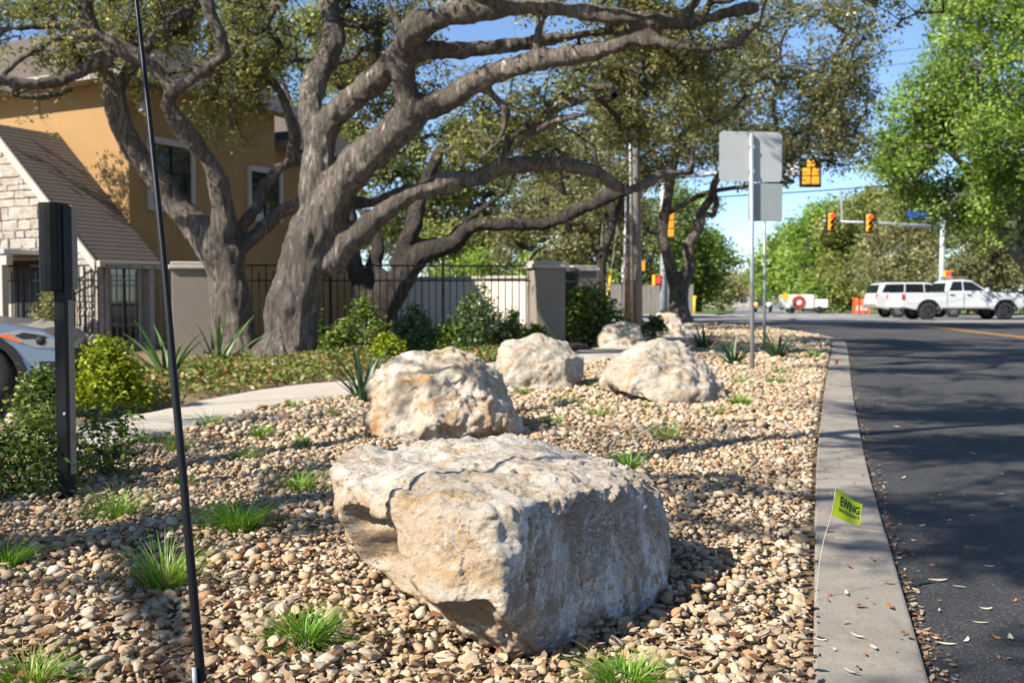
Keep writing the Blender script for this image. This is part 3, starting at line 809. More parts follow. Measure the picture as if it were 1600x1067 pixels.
def tree(label, base, limbs, blobs, per, L, Wd, crad, leafmat, barkmat, voxel=0.05, amp=0.03, gap=-0.08, gapscale=0.45, seed=0.0, r0=0.008, rmax=0.06,
         sides=10, flare=1.5, cat='tree', group=None, name='oak_tree', lit=True, billow=0.0):
    """limbs: lists of (px, py, Y, r_px) or ('w', x, y, z, r)"""
    t = thing(name, base, label, cat, group)
    mb = MB(); nodes = []
    for li, limb in enumerate(limbs):
        pts = []
        for q in limb:
            if q[0] == 'w': pts.append(q[1:])
            else:
                p = W(q[0], q[1], q[2]); pts.append((p.x, p.y, p.z, q[3] * q[2] / FPX))
        pts = catmull(pts, 0.25)
        if li == 0:
            pts = np.vstack([[pts[0][0], pts[0][1], pts[0][2] - 0.25, pts[0][3] * flare * 1.08], pts]); pts[1][3] *= flare
            if len(pts) > 3: pts[2][3] *= 1 + (flare - 1) * 0.35
        if voxel and len(pts) > 4:
            for k in range(2, len(pts) - 1):
                q_ = Vector(pts[k][:3]) * 1.1 + Vector((li * 7.7, seed, 0)); f_ = .42 * pts[k][3] + .012
                pts[k][:3] += np.array([mnoise.noise(q_), mnoise.noise(q_ + Vector((31, 0, 0))), mnoise.noise(q_ + Vector((0, 31, 0)))]) * f_
                pts[k][3] *= 1 + .16 * mnoise.noise(q_ * 1.9 + Vector((5, 5, 5)))
        mb.tube([Vector(p[:3]) for p in pts], [max(0.012, p[3]) for p in pts], sides)
        st = 2 if li else len(pts) * 2 // 3
        nodes += [tuple(p[:3]) for p in pts[st:]]
    if voxel: remeshed(mb, 'trunk', barkmat, t, voxel, amp)
    else: mb.build('trunk', barkmat, t, True)
    cl = blob_clusters(blobs, gapscale, gap, seed, lit)
    V, F = grow(nodes, cl, r0, rmax)
    tag(link('twigs', fast_mesh('twigs', V - np.array(org_of(t)), F, barkmat, True), t), kind='stuff')
    n = len(cl); out = None
    if billow:
        K = max(5, n // 16); sub = cl[rng.choice(n, K, replace=False)]
        near_ = np.argmin(((cl[:, None] - sub[None]) ** 2).sum(2), 1); sc_ = sub[near_]
        rs = billow; dv = rng.normal(size=(n, 3)); dv[:, 2] += .25; dv /= np.linalg.norm(dv, axis=1)[:, None]
        mixk = rng.uniform(0, 1, n)[:, None] < .22
        c2 = np.where(mixk, cl, sc_ + dv * rs * rng.uniform(.75, 1.05, (n, 1)))
        c2[:, 2] = np.maximum(c2[:, 2], gz(base[1]) + .3)
        out = np.repeat(np.where(mixk, rng.normal(size=(n, 3)), dv), per, 0); cl = c2
    if billow:
        g = rng.normal(0, 1, (n * per, 3)); g /= np.linalg.norm(g, axis=1)[:, None]; g *= (rng.uniform(0, 1, (n * per, 1)) ** .45) * 1.75
        pos = np.repeat(cl, per, 0) + g * np.array([crad, crad, crad * 0.72])
    else:
        T = 7; dT = rng.normal(size=(n, T, 3)); dT[:, :, 2] = dT[:, :, 2] * .6 + .15; dT /= np.linalg.norm(dT, axis=2)[:, :, None]
        lT = crad * rng.uniform(1.2, 2.3, (n, T, 1)); tips = cl[:, None] + dT * lT; tips[:, :, 2] -= .12 * lT[:, :, 0]
        wv = np.cross(dT, np.array([0, 0, 1.0])); wv /= np.maximum(.05, np.linalg.norm(wv, axis=2))[:, :, None]
        tw = np.stack([np.repeat(cl[:, None], T, 1) - wv * .005, np.repeat(cl[:, None], T, 1) + wv * .005, tips], 2).reshape(-1, 3)
        tag(link('sprigs', fast_mesh('sprigs', tw - np.array(org_of(t)), np.arange(n * T * 3).reshape(-1, 3), barkmat), t), kind='stuff')
        pick = rng.integers(0, T, (n, per)); fr = rng.uniform(.2, 1.08, (n, per, 1)) ** .8; ii = np.arange(n)[:, None]
        pos = cl[:, None] + (tips[ii, pick] - cl[:, None]) * fr + rng.normal(0, crad * .17, (n, per, 3)); pos = pos.reshape(-1, 3)
    tb = np.repeat(np.clip(rng.normal(0.45, 0.22, n), 0, 1), per)
    leaves_mesh('crown', pos, L, Wd, leafmat, t, tb=tb, out=out)
    return t
# places that the sun reaches through the canopy
LIT += [(1.95, 3.65, .5, 1, 1.5), (-2.6, 13.5, 2.2, .6), (7.1, 18.5, 1.1, .8), (0.05, 3.75, 1.3, 1.0, 1.25), (1.35, 3.9, 0.7, 0.8), (20, 46.5, 3.5, 0.9, 1.5), (-2.0, 33, 6.0, 1.0, 1.3), (-4.0, 19.6, 1.6, .95), (-2.6, 20.4, 1.6, .95), (-1.0, 21.4, 1.5, .85), (-5.3, 20.9, 1.3, .9), (-4.0, 21.8, 1.3, .9), (1.0, 23.0, 1.5, .6), (0.2, 6.2, 1.2, .7), (-1.2, 3.0, .7, .7), (-0.1, 3.7, 0.85, 0.9), (-0.35, 3.9, 0.8, 0.7), (-1.1, 8.3, 1.2, 0.6), (1.6, 11.6, 1.5, 0.5), (0.9, 8.5, 2.2, 0.5), (-1.9, 5.6, 0.9, 0.5), (3.2, 13, 2.6, 0.5), (-3.0, 11.0, 1.5, 0.6)]
for _y in (3.1, 3.7, 5.0, 6.4, 7.2, 9.5, 12.0):
    LIT.append((xkerb(_y) + .17, _y, .32 + .02 * _y, 1.0, 1.3))
_r = random.Random(12)
for _i in range(9):
    _y = 4.2 + 18 * (_i / 9) ** 1.2
    LIT.append((xkerb(_y) + _r.uniform(-.4, 5.5), _y, _r.uniform(.22, .42) * (1 + _y * .05), .95, 3.2))
A0 = G(443, 563); A0.z = gz(A0.y)
ya = A0.y
trA = [(440, 560, ya, 41), (452, 500, ya, 40), (470, 440, ya, 39), (490, 380, ya, 40), (503, 342, ya, 40)]
limbsA = [trA,
  [(500, 350, ya, 38), (545, 280, ya - .2, 31), (590, 235, ya - .4, 29), (635, 188, ya - .6, 28), (652, 168, ya - .7, 25)],
  [(645, 180, ya - .7, 22), (632, 130, ya - .9, 20), (628, 92, ya - 1.0, 20), (642, 58, ya - 1.2, 22), (680, 32, ya - 1.4, 21), (740, 12, ya - 1.6, 20), (800, 3, ya - 1.8, 17), (870, 11, ya - 2, 15),
   (930, 20, ya - 2.2, 14), (1000, 32, ya - 2.4, 13), (1060, 35, ya - 2.6, 12), (1130, 20, ya - 2.8, 10), (1187, 12, ya - 3, 9)],
  [(650, 172, ya - .7, 23), (695, 158, ya - .9, 21), (740, 130, ya - 1.1, 18), (790, 106, ya - 1.3, 17), (860, 93, ya - 1.6, 15), (930, 82, ya - 1.9, 14), (985, 58, ya - 2.2, 13), (1030, 38, ya - 2.5, 11)],
  [(985, 62, ya - 2.2, 10), (1040, 66, ya - 2.5, 9), (1100, 76, ya - 2.8, 8), (1150, 66, ya - 3, 7), (1188, 32, ya - 3.2, 5), (1200, -10, ya - 3.4, 4)],
  [(640, 85, ya - 1, 16), (700, 76, ya - .9, 13), (760, 78, ya - .6, 12), (830, 66, ya - .4, 10), (880, 58, ya - .2, 8), (950, 50, ya, 6), (1010, 62, ya, 4)],
  [(500, 350, ya, 34), (494, 275, ya + .1, 25), (500, 225, ya + .1, 23), (520, 188, ya, 21), (560, 145, ya - .3, 20), (605, 100, ya - .7, 18), (640, 68, ya - 1.1, 17)],
  [(498, 225, ya + .1, 22), (486, 180, ya + .3, 20), (492, 140, ya + .5, 20), (512, 88, ya + .8, 18), (520, 40, ya + 1.1, 17), (508, -10, ya + 1.4, 16), (480, -90, ya + 1.8, 11)],
  [(505, 415, ya, 30), (560, 372, ya - .1, 21), (605, 332, ya - .2, 18), (640, 306, ya - .2, 15), (690, 286, ya - .1, 15), (740, 281, ya, 15), (785, 262, ya, 14), (830, 255, ya, 13), (880, 258, ya, 12),
   (935, 268, ya + .1, 11), (978, 296, ya + .2, 10), (1030, 272, ya + .4, 8), (1080, 270, ya + .6, 6)],
  [(540, 318, ya + .8, 11), (600, 312, ya + .4, 12), (648, 296, ya - .1, 13)],
  [(785, 260, ya, 9), (800, 215, ya + .3, 8), (850, 180, ya + .6, 8), (900, 160, ya + .8, 7), (960, 150, ya + 1, 5)],
  [(760, 270, ya, 8), (800, 235, ya - .4, 7), (850, 195, ya - .8, 7), (930, 175, ya - 1.2, 5)],
  [(745, 130, ya - 1.1, 7), (790, 170, ya - 1, 8), (780, 220, ya - .9, 5), (740, 255, ya - .5, 2)],
  [(835, 95, ya - 1.5, 7), (842, 45, ya - 1.7, 6), (865, 5, ya - 1.9, 5)],
  [(640, 60, ya - 1.1, 8), (610, 20, ya - 1, 7), (600, -30, ya - .9, 6)],
  [(1060, 35, ya - 2.6, 8), (1090, 0, ya - 2.8, 7), (1110, -50, ya - 3, 6)],
  [(740, 10, ya - 1.6, 12), (760, -60, ya - 2.4, 10), (840, -150, ya - 3.4, 8), (960, -220, ya - 4.5, 6)],
  [(510, -10, ya + 1.4, 12), (560, -110, ya, 10), (600, -220, ya - 2, 8)]]
blobsA = [(700, 60, ya + 2.8, 420, 130, 1.9, 250), (300, 60, ya + 2.8, 330, 100, 1.9, 150), (950, 150, ya + 2, 260, 85, 2.2, 190), (560, -120, ya - 1, 500, 130, 4.5, 150), (950, -110, ya - 3, 380, 110, 4.0, 130),
          (1080, 50, ya + .3, 160, 60, 1.6, 70), (860, 240, ya + 1.5, 170, 60, 1.5, 90), (985, 120, ya + 2.5, 110, 110, 1.2, 120), (520, 150, ya + 3, 220, 110, 1.6, 120),
          ('w', 2.0, 12.5, 6.9, 4.5, 4.5, 1.1, 110), ('w', 0.3, 11, 7.3, 3.0, 4.0, .8, 130), ('w', 3.2, 17.5, 7.9, 3.2, 3.6, .8, 150), ('w', -1.0, 9.0, 7.2, 2.6, 3.5, .8, 150), ('w', 1.5, 14.5, 7.4, 2.6, 3, .7, 120)]
tree('great sprawling live oak with twin limbs leaning right over the boulders', A0, limbsA, blobsA, 50, 0.092, 0.048, 0.24, M['leaf_oak'], M['bark'], flare=1.22, voxel=0.043, amp=0.05, gap=0.09, gapscale=0.6)
B0 = W(378, 549, 20.6); B0.z = gz(20.6); yb = 20.6
limbsB = [[(380, 549, yb, 36), (364, 485, yb, 31), (352, 435, yb, 31), (345, 392, yb, 33)],
  [(345, 400, yb, 30), (318, 368, yb, 25), (290, 330, yb, 22), (248, 283, yb - .1, 20), (212, 238, yb - .2, 18), (190, 190, yb - .3, 17), (178, 142, yb - .4, 16), (166, 112, yb - .4, 11)],
  [(180, 150, yb - .4, 12), (198, 112, yb - .3, 11), (222, 80, yb, 10), (262, 42, yb + .2, 11), (300, 14, yb + .4, 11), (330, -30, yb + .6, 9)],
  [(345, 395, yb, 28), (346, 322, yb - .2, 19), (336, 272, yb - .4, 16), (310, 232, yb - .6, 14), (282, 196, yb - .8, 13), (264, 162, yb - .9, 12), (270, 138, yb - 1, 14)],
  [(270, 140, yb - 1, 13), (246, 110, yb - 1.1, 12), (202, 84, yb - 1.2, 14), (152, 56, yb - 1.3, 13), (136, 22, yb - 1.4, 14), (128, -20, yb - 1.5, 13), (100, -110, yb - 1.6, 10)],
  [(268, 140, yb - 1, 13), (300, 126, yb - 1, 10), (325, 106, yb - 1, 10), (350, 88, yb - 1, 11), (342, 50, yb - 1.1, 10), (322, 0, yb - 1.2, 10), (330, -70, yb - 1.3, 8)],
  [(172, 90, yb - 1.2, 14), (140, 105, yb - 1.4, 12), (110, 120, yb - 1.6, 10), (60, 134, yb - 1.9, 10), (10, 126, yb - 2.2, 9), (-40, 118, yb - 2.5, 8)],
  [(0, 118, yb - 2.1, 7), (42, 86, yb - 2, 6), (90, 62, yb - 1.8, 6), (140, 62, yb - 1.5, 6)],
  [(130, 45, yb - 1.4, 6), (70, 40, yb - 1.6, 5), (-10, 46, yb - 2, 5)],
  [(355, 400, yb, 16), (395, 372, yb + .2, 12), (430, 338, yb + .4, 12), (475, 318, yb + .6, 10), (540, 316, yb + .6, 9)],
  [(356, 398, yb + .1, 10), (378, 352, yb + .2, 9), (402, 322, yb + .3, 9), (416, 292, yb + .4, 10), (436, 262, yb + .5, 10), (474, 246, yb + .8, 9)],
  [(448, 258, yb + .5, 9), (460, 225, yb + .6, 10), (452, 185, yb + .6, 9), (432, 138, yb + .7, 8), (398, 104, yb + .8, 6), (370, 60, yb + .9, 4)],
  [(30, 130, yb - 2, 6), (20, 150, yb - 1.6, 6), (70, 150, yb - 1.2, 6), (115, 140, yb - .9, 5)]]
blobsB = [(120, 60, yb + 1.6, 260, 110, 1.5, 120), (330, 90, yb + 2, 200, 130, 1.6, 110), (60, -60, yb - 1.5, 330, 110, 3.5, 100), (320, -100, yb - 1, 260, 110, 3, 70), (40, 30, yb - 2, 110, 80, 1.2, 40), (55, 190, yb - 2, 18, 14, .3, 4), (90, 100, yb - 1, 60, 25, .8, 16)]
tree('crooked live oak with a Y-shaped trunk beside the taupe gate pillar', B0, limbsB, blobsB, 46, 0.092, 0.048, 0.24, M['leaf_oak'], M['bark'], flare=1.2, voxel=0.044, amp=0.045, gap=0.13, gapscale=0.65, seed=9)
# dark oak behind the iron fence
yc = 27.0
C0 = W(605, 520, yc); C0.z = gz(yc)
limbsC = [[(598, 535, yc, 30), (600, 480, yc, 29), (612, 440, yc, 28)],
  [(590, 470, yc, 20), (560, 430, yc, 15), (548, 400, yc, 13), (552, 360, yc + .4, 10), (540, 300, yc + .8, 8)],
  [(605, 450, yc, 20), (585, 415, yc + .3, 14), (592, 385, yc + .4, 11), (570, 330, yc + .8, 9)],
  [(618, 445, yc, 24), (660, 402, yc - .1, 18), (705, 378, yc - .3, 14), (745, 352, yc - .5, 12), (800, 352, yc - .6, 11), (850, 352, yc - .7, 10), (900, 332, yc - .9, 10), (945, 312, yc - 1.2, 9), (985, 296, yc - 1.5, 8)],
  [(625, 420, yc, 17), (640, 365, yc - .1, 15), (650, 322, yc, 13), (662, 290, yc + .2, 10), (690, 230, yc + .5, 8)],
  [(650, 380, yc, 8), (690, 375, yc + .5, 6), (730, 345, yc + .8, 5), (790, 300, yc + 1, 4)]]
blobsC = [(640, 300, yc + 1, 230, 70, 2.2, 120), (800, 270, yc + 2, 200, 90, 2.2, 140), (560, 180, yc + 2, 280, 90, 2.4, 130), (840, 330, yc + 1, 110, 40, 1.5, 40), (760, 180, yc + 3, 260, 80, 2.0, 110)]
tree('dark low-forking live oak standing behind the iron fence', C0, limbsC, blobsC, 52, 0.11, 0.06, 0.30, M['leaf_olive'], M['bark_dark'], voxel=0.05, amp=0.04, gap=-0.05, seed=21)
# forked oak at the corner by the signal pole
yd = 42.0
D0 = W(1062, 500, yd); D0.z = gz(yd)
limbsD = [[(1062, 505, yd, 17), (1060, 470, yd, 16), (1062, 440, yd, 15)],
  [(1058, 450, yd, 13), (1045, 410, yd, 9), (1036, 370, yd, 8), (1040, 330, yd, 8), (1048, 285, yd, 7), (1060, 230, yd - 2, 6), (1090, 160, yd - 6, 5)],
  [(1064, 448, yd, 13), (1078, 415, yd, 10), (1076, 385, yd, 9), (1092, 355, yd, 9), (1096, 330, yd, 8), (1110, 312, yd, 6), (1120, 280, yd - 2, 6), (1160, 240, yd - 5, 5), (1230, 200, yd - 9, 4)],
  [(1096, 335, yd, 6), (1115, 336, yd, 5), (1120, 318, yd, 5), (1112, 290, yd, 4)],
  [(1040, 335, yd, 5), (1070, 318, yd, 4), (1110, 300, yd, 4), (1180, 290, yd - 4, 3), (1240, 285, yd - 9, 2)],
  [(1050, 280, yd, 5), (1000, 220, yd + 1, 5), (960, 160, yd + 1, 4)]]
blobsD = [(1000, 90, yd - 9, 55, 110, 1.5, 80), (1190, 165, yd - 10, 170, 95, 3.5, 380), (1060, 190, yd - 4, 140, 90, 4, 190), (1265, 60, yd - 11, 125, 80, 3, 190), (1180, 262, yd - 10, 60, 26, 2.5, 50), (1315, 240, yd - 10, 45, 26, 2.5, 36), (1250, 215, yd - 10, 90, 24, 2.5, 60), (1150, 240, yd - 6, 110, 40, 3, 90), (1310, 165, yd - 11, 50, 60, 2, 80)]
tree('fork-trunked live oak at the street corner beside the signal pole', D0, limbsD, blobsD, 44, 0.125, 0.066, 0.34, M['leaf_olive'], M['bark'], voxel=0.0, amp=0.04, gap=-0.12, gapscale=0.4, seed=33, r0=0.010, lit=False)
# bough of a near oak: trunk stands out of the picture on the left, its canopy shades the gravel
limbsE = [[('w', -8.2, -1.5, 0, 0.42), ('w', -8.0, -1.4, 1.6, 0.38), ('w', -7.6, -1.2, 2.8, 0.36)],
  [('w', -7.7, -1.3, 2.5, 0.28), ('w', -6.8, 1.2, 4.2, 0.2), ('w', -5.3, 3.0, 5.4, 0.15), ('w', -3.2, 4.4, 6.2, 0.1), ('w', -0.2, 5.6, 6.8, 0.06)],
  [('w', -7.7, -1.3, 2.5, 0.26), ('w', -6.2, -2.4, 4.3, 0.18), ('w', -3.6, -3.2, 5.6, 0.13), ('w', -0.8, -3.6, 6.4, 0.07)],
  [('w', -7.8, -1.3, 2.6, 0.26), ('w', -8.4, 1.0, 4.3, 0.18), ('w', -7.8, 3.4, 5.8, 0.13), ('w', -6.2, 6.2, 6.6, 0.08)],
  [('w', -6.5, 1.6, 4.5, 0.12), ('w', -7.4, 0.2, 5.6, 0.09), ('w', -7.6, -2.0, 6.4, 0.06)],
  [('w', -3.7, 4.0, 5.95, 0.09), ('w', -2.0, 2.4, 6.8, 0.06), ('w', 0.4, 1.0, 7.0, 0.04)],
  [('w', -8.0, -1.3, 2.6, 0.24), ('w', -10, -2.6, 4.4, 0.16), ('w', -11.8, -3.8, 6.0, 0.1)]]
blobsE = [('w', -3.5, 1.5, 6.6, 4.2, 3.6, 1.0, 240), ('w', -4.2, -2.8, 6.2, 4.5, 3.0, 1.0, 170), ('w', -8.5, 2.5, 6.2, 4.0, 4.0, 1.0, 170), ('w', -1.2, 5.0, 7.2, 3.2, 2.8, 0.8, 110), ('w', -9.5, -3, 6.0, 3, 3, 1.0, 60), ('w', -2.4, 2.6, 6.9, 2.2, 3.6, .8, 300), ('w', -2.2, 5.5, 7.2, 2.4, 2.4, .8, 130), ('w', -3.9, 0.0, 6.4, 1.5, 1.7, .6, 150), ('w', -3.0, 3.2, 6.7, 1.6, 2.0, .6, 130), ('w', -4.6, -1.6, 6.3, 1.3, 1.2, .5, 70), ('w', -5.5, -1.0, 5.8, 2.6, 2.4, .8, 90)]
tree('near oak whose overhanging canopy shades the gravel, trunk left of the picture', Vector((-8.2, -1.5, 0)), limbsE, blobsE, 40, 0.09, 0.046, 0.24, M['leaf_oak'], M['bark'], voxel=0.06, amp=0.03, gap=0.05, gapscale=0.95, seed=41)
# right-hand bright tree over the road
yf = 46.0
F0 = W(1622, 470, yf); F0.z = gz(yf)
limbsF = [[(1622, 495, yf, 13), (1614, 440, yf, 11), (1598, 400, yf, 10)],
  [(1598, 405, yf, 12), (1570, 370, yf, 8), (1550, 340, yf - .5, 6), (1520, 280, yf - 1, 5), (1470, 220, yf - 2, 4)],
  [(1597, 405, yf, 12), (1604, 340, yf, 9), (1590, 250, yf - .5, 7), (1560, 150, yf - 1, 6), (1540, 60, yf - 1.5, 5)],
  [(1600, 400, yf, 11), (1650, 330, yf, 9), (1700, 220, yf, 7)]]
blobsF = [(1540, 110, yf - 3, 110, 120, 4, 340), (1600, 30, yf - 3, 130, 110, 4, 280), (1470, 215, yf - 3, 95, 75, 3.5, 240), (1560, 270, yf - 2, 120, 90, 4, 330), (1430, 265, yf - 2, 50, 40, 2.5, 60), (1690, 200, yf, 140, 160, 5, 200), (1500, 330, yf - 2, 70, 40, 3, 110), (1440, 300, yf - 2, 45, 30, 2.5, 60), (1545, 360, yf - 1, 60, 40, 3, 90), (1400, 240, yf - 3, 30, 30, 2, 40)]
tree('big bright green tree rising at the right edge over the white pickup', F0, limbsF, blobsF, 48, 0.17, 0.10, 0.42, M['leaf_green'], M['bark'], voxel=0.0, gap=-0.14, gapscale=0.3, seed=55, r0=0.014, billow=0.85)
# bough hanging in at the top right
limbsH = [[('w', 9.6, 10.2, 0, 0.26), ('w', 9.5, 10.3, 2.0, 0.22), ('w', 9.0, 10.8, 4.0, 0.18), ('w', 7.9, 11.6, 5.3, 0.10), ('w', 6.6, 12.4, 5.6, 0.06), ('w', 5.6, 12.8, 5.2, 0.03)],
          [('w', 9.2, 10.6, 3.6, 0.12), ('w', 8.8, 11.4, 5.4, 0.08), ('w', 7.0, 13.0, 6.8, 0.05)]]
blobsH = [('w', 6.1, 12.6, 5.15, 0.9, 0.7, 0.28, 26), ('w', 4.9, 12.8, 4.85, 0.55, 0.5, 0.3, 16), ('w', 7.0, 12.2, 5.6, 1.2, 1.0, 0.5, 40), ('w', 8.5, 11.4, 6.0, 1.6, 1.6, 0.8, 60)]
tree('dark leafy sprays hanging into the top right against the blue sky', Vector((9.6, 10.2, 0)), limbsH, blobsH, 34, 0.075, 0.036, 0.16, M['leaf_oak'], M['bark_dark'], voxel=0.0, gap=-0.2, seed=61, r0=0.005)

def simple_tree(label, px, pybase, Y, blobs, mat, leaf, per=40, name='oak_tree', trunk_r=9, gap=-0.15, crad=None, barkm='bark_dark', seed=0.0, group=None, gs=None, billow=17.0):
    b = W(px, pybase, Y); b.z = gz(Y)
    cx = blobs[0][0]; cyy = blobs[0][1]
    lim = [[(px, pybase, Y, trunk_r), (px + random.uniform(-4, 4), pybase - (pybase - cyy) * .35, Y, trunk_r * .8), (px + (cx - px) * .3, pybase - (pybase - cyy) * .6, Y, trunk_r * .7)]]
    p0 = lim[0][-1]
    for bl in blobs[:5]:
        lim.append([p0, ((p0[0] + bl[0]) / 2 + random.uniform(-6, 6), (p0[1] + bl[1]) / 2, (Y + bl[2]) / 2, trunk_r * .5), (bl[0], bl[1], bl[2], trunk_r * .22)])
    return tree(label, b, lim, blobs, per, leaf, leaf * 0.6, crad or leaf * 2.6, mat, M[barkm], voxel=0.0, gap=gap, gapscale=gs or 12.0 / Y, seed=seed, billow=billow * Y / FPX, r0=leaf * 0.08, rmax=0.12, sides=8, name=name, group=group)
GB = 'trees behind the fence'
simple_tree('olive oak filling the gap behind the stucco gate pillars', 905, 500, 38, [(890, 330, 38, 110, 60, 3, 225), (930, 240, 39, 130, 70, 3, 195), (840, 390, 37, 70, 40, 2, 90)], M['leaf_olive'], 0.14, 35, trunk_r=10, seed=3, group=GB)
simple_tree('slender twin-stemmed grey oak behind the utility poles', 940, 500, 33, [(1000, 250, 36, 80, 80, 2.5, 135), (950, 120, 36, 110, 70, 2.5, 120)], M['leaf_olive'], 0.13, 35, trunk_r=9, seed=5, group=GB)
simple_tree('pale yellow-green oak far behind the white garden wall', 720, 490, 46, [(700, 350, 46, 130, 60, 4, 225), (780, 260, 47, 150, 80, 4, 240), (640, 240, 46, 120, 80, 4, 180)], M['leaf_yellow'], 0.17, 35, trunk_r=8, seed=7, group=GB)
simple_tree('yellow-green oak seen between the big trunks above the house eave', 520, 500, 44, [(480, 150, 44, 140, 110, 4, 285), (560, 270, 44, 110, 90, 3, 165), (420, 60, 45, 150, 80, 4, 180)], M['leaf_yellow'], 0.17, 35, trunk_r=8, seed=11, group=GB)
simple_tree('low bright green tree over the garden wall beside the dark oak', 800, 480, 42, [(790, 420, 42, 90, 30, 2.5, 165), (720, 425, 42, 60, 24, 2, 90), (870, 425, 41, 60, 26, 2, 90)], M['leaf_green'], 0.13, 35, trunk_r=5, gap=-0.4, seed=13, name='garden_tree', group=GB)
simple_tree('olive oak crown high behind the orange house roof', 130, 480, 48, [(110, 60, 48, 200, 90, 4, 255), (330, 80, 47, 130, 100, 4, 195)], M['leaf_yellow'], 0.18, 36, trunk_r=8, seed=15, group=GB)
simple_tree('dim olive oak low behind the near gate pillar and glossy bush', 850, 500, 52, [(860, 380, 52, 120, 60, 4, 240), (760, 330, 52, 120, 70, 4, 220), (960, 360, 51, 90, 80, 4, 200), (660, 380, 52, 110, 50, 4, 160)], M['leaf_olive'], 0.19, 35, trunk_r=8, gap=-0.4, seed=71, group=GB)
GF = 'trees lining the far street'
simple_tree('rounded bright green tree left of the street just past the corner oak', 1090, 482, 72, [(1095, 410, 72, 38, 50, 4, 190), (1080, 445, 72, 45, 24, 4, 80), (1070, 350, 73, 40, 40, 4, 90)], M['leaf_green'], 0.26, 35, trunk_r=5, gap=-0.4, seed=17, name='street_tree', group=GF)
simple_tree('dense dark green tree filling the gap behind the signal pole', 1015, 482, 68, [(1010, 420, 68, 60, 60, 4, 190), (1040, 340, 69, 50, 50, 4, 120), (970, 440, 68, 50, 40, 4, 100)], M['leaf_shrub'], 0.25, 35, trunk_r=5, gap=-0.4, seed=28, name='street_tree', group=GF)
simple_tree('small olive tree far down the left side of the street', 1128, 482, 120, [(1125, 452, 120, 22, 20, 5, 90), (1112, 462, 118, 16, 12, 4, 40)], M['leaf_olive'], 0.38, 35, trunk_r=3, gap=-0.5, seed=18, name='street_tree', group=GF)
simple_tree('farthest tan-olive tree where the street meets the sky', 1160, 480, 200, [(1160, 455, 200, 20, 17, 8, 90), (1180, 448, 190, 20, 20, 8, 70)], M['leaf_olive'], 0.6, 35, trunk_r=2, gap=-0.5, seed=19, name='street_tree', group=GF)
simple_tree('tall light green tree behind the dark oncoming car', 1232, 486, 110, [(1215, 425, 110, 32, 42, 6, 170), (1240, 395, 110, 30, 40, 6, 120)], M['leaf_green'], 0.36, 35, trunk_r=3, gap=-0.4, seed=20, name='street_tree', group=GF)
simple_tree('broad bright green tree above the white trailer', 1285, 488, 84, [(1275, 405, 84, 48, 62, 5, 260), (1300, 355, 84, 45, 42, 5, 170), (1290, 455, 82, 50, 22, 4, 120)], M['leaf_green'], 0.30, 35, trunk_r=4, gap=-0.4, seed=22, name='street_tree', group=GF)
simple_tree('yellow-green tree top between the two red signals', 1350, 488, 80, [(1345, 350, 80, 55, 45, 5, 220), (1330, 430, 79, 45, 50, 5, 180), (1390, 320, 81, 45, 30, 5, 110)], M['leaf_yellow'], 0.29, 35, trunk_r=4, gap=-0.4, seed=23, name='street_tree', group=GF)
simple_tree('ochre-olive oak behind the signal mast arm', 1405, 488, 70, [(1405, 390, 70, 55, 50, 4, 240), (1440, 340, 70, 55, 40, 4, 150), (1410, 440, 69, 60, 30, 4, 150)], M['leaf_olive'], 0.25, 35, trunk_r=6, gap=-0.35, seed=24, group=GF)
simple_tree('shadowy olive oak behind the pickup cab', 1520, 488, 62, [(1510, 400, 62, 70, 50, 4, 260), (1560, 340, 62, 70, 60, 4, 200), (1490, 450, 61, 60, 26, 4, 120), (1590, 440, 61, 60, 40, 4, 160)], M['leaf_olive'], 0.22, 35, trunk_r=7, gap=-0.25, seed=26, group=GF)

# ------------------------------------------------------------------ the ochre house
HC = Vector((-8.93, 24.0, gz(24)))
ha = Vector((-0.893, 0.45, 0)); hb = Vector((0.45, 0.893, 0)); UP = Vector((0, 0, 1))
house = thing('house', HC, 'two-storey ochre stucco house with a stone gabled wing behind the oaks', 'house')
EZ = 6.15
def H(a, b, z): return HC + ha * a + hb * b + UP * z
def wallbox(name, a0, a1, b0, b1, z0, z1, mat, parent=house, bevel=0.0):
    mb = MB(); v = [H(a, b, z) for a in (a0, a1) for b in (b0, b1) for z in (z0, z1)]
    mb.add(v, [(0,1,3,2),(4,6,7,5),(0,4,5,1),(2,3,7,6),(0,2,6,4),(1,5,7,3)])
    return mb.build(name, mat, parent, bevel=bevel)
wallbox('wall', 0, 10, 0, 5.2, -0.3, EZ, M['stucco'])
wallbox('wall', 0.5, 8, 5.2, 9.5, -0.3, EZ - 0.75, M['stucco'])
# eaves: fascia boards and hip roofs with courses of shingles
def hip(a0, a1, b0, b1, z, rise, parent):
    r = MB(); n = 26; c = [(a0, b0), (a1, b0), (a1, b1), (a0, b1)]
    ia = (b1 - b0) / 2
    top = [(a0 + ia, (b0 + b1) / 2), (a1 - ia, (b0 + b1) / 2), (a1 - ia, (b0 + b1) / 2), (a0 + ia, (b0 + b1) / 2)]
    for s in range(4):
        p0, p1 = c[s], c[(s + 1) % 4]; q0, q1 = top[s], top[(s + 1) % 4]
        for k in range(n):
            t0, t1 = k / n, (k + 1) / n
            L = lambda u, v, t: (u[0] + (v[0] - u[0]) * t, u[1] + (v[1] - u[1]) * t)
            x0, x1 = L(p0, q0, t0), L(p1, q1, t0); y1, y0 = L(p1, q1, t1), L(p0, q0, t1)
            zz0, zz1 = z + rise * t0 + 0.02, z + rise * t1
            vs = [H(*x0, zz0), H(*x1, zz0), H(*y1, zz1), H(*y0, zz1), H(*x0, zz0 - 0.025), H(*x1, zz0 - 0.025)]
            r.add(vs, [(0, 1, 2, 3), (4, 5, 1, 0)])
    o = r.build('roof', M['shingle'], parent)
    return o
o = 0.55
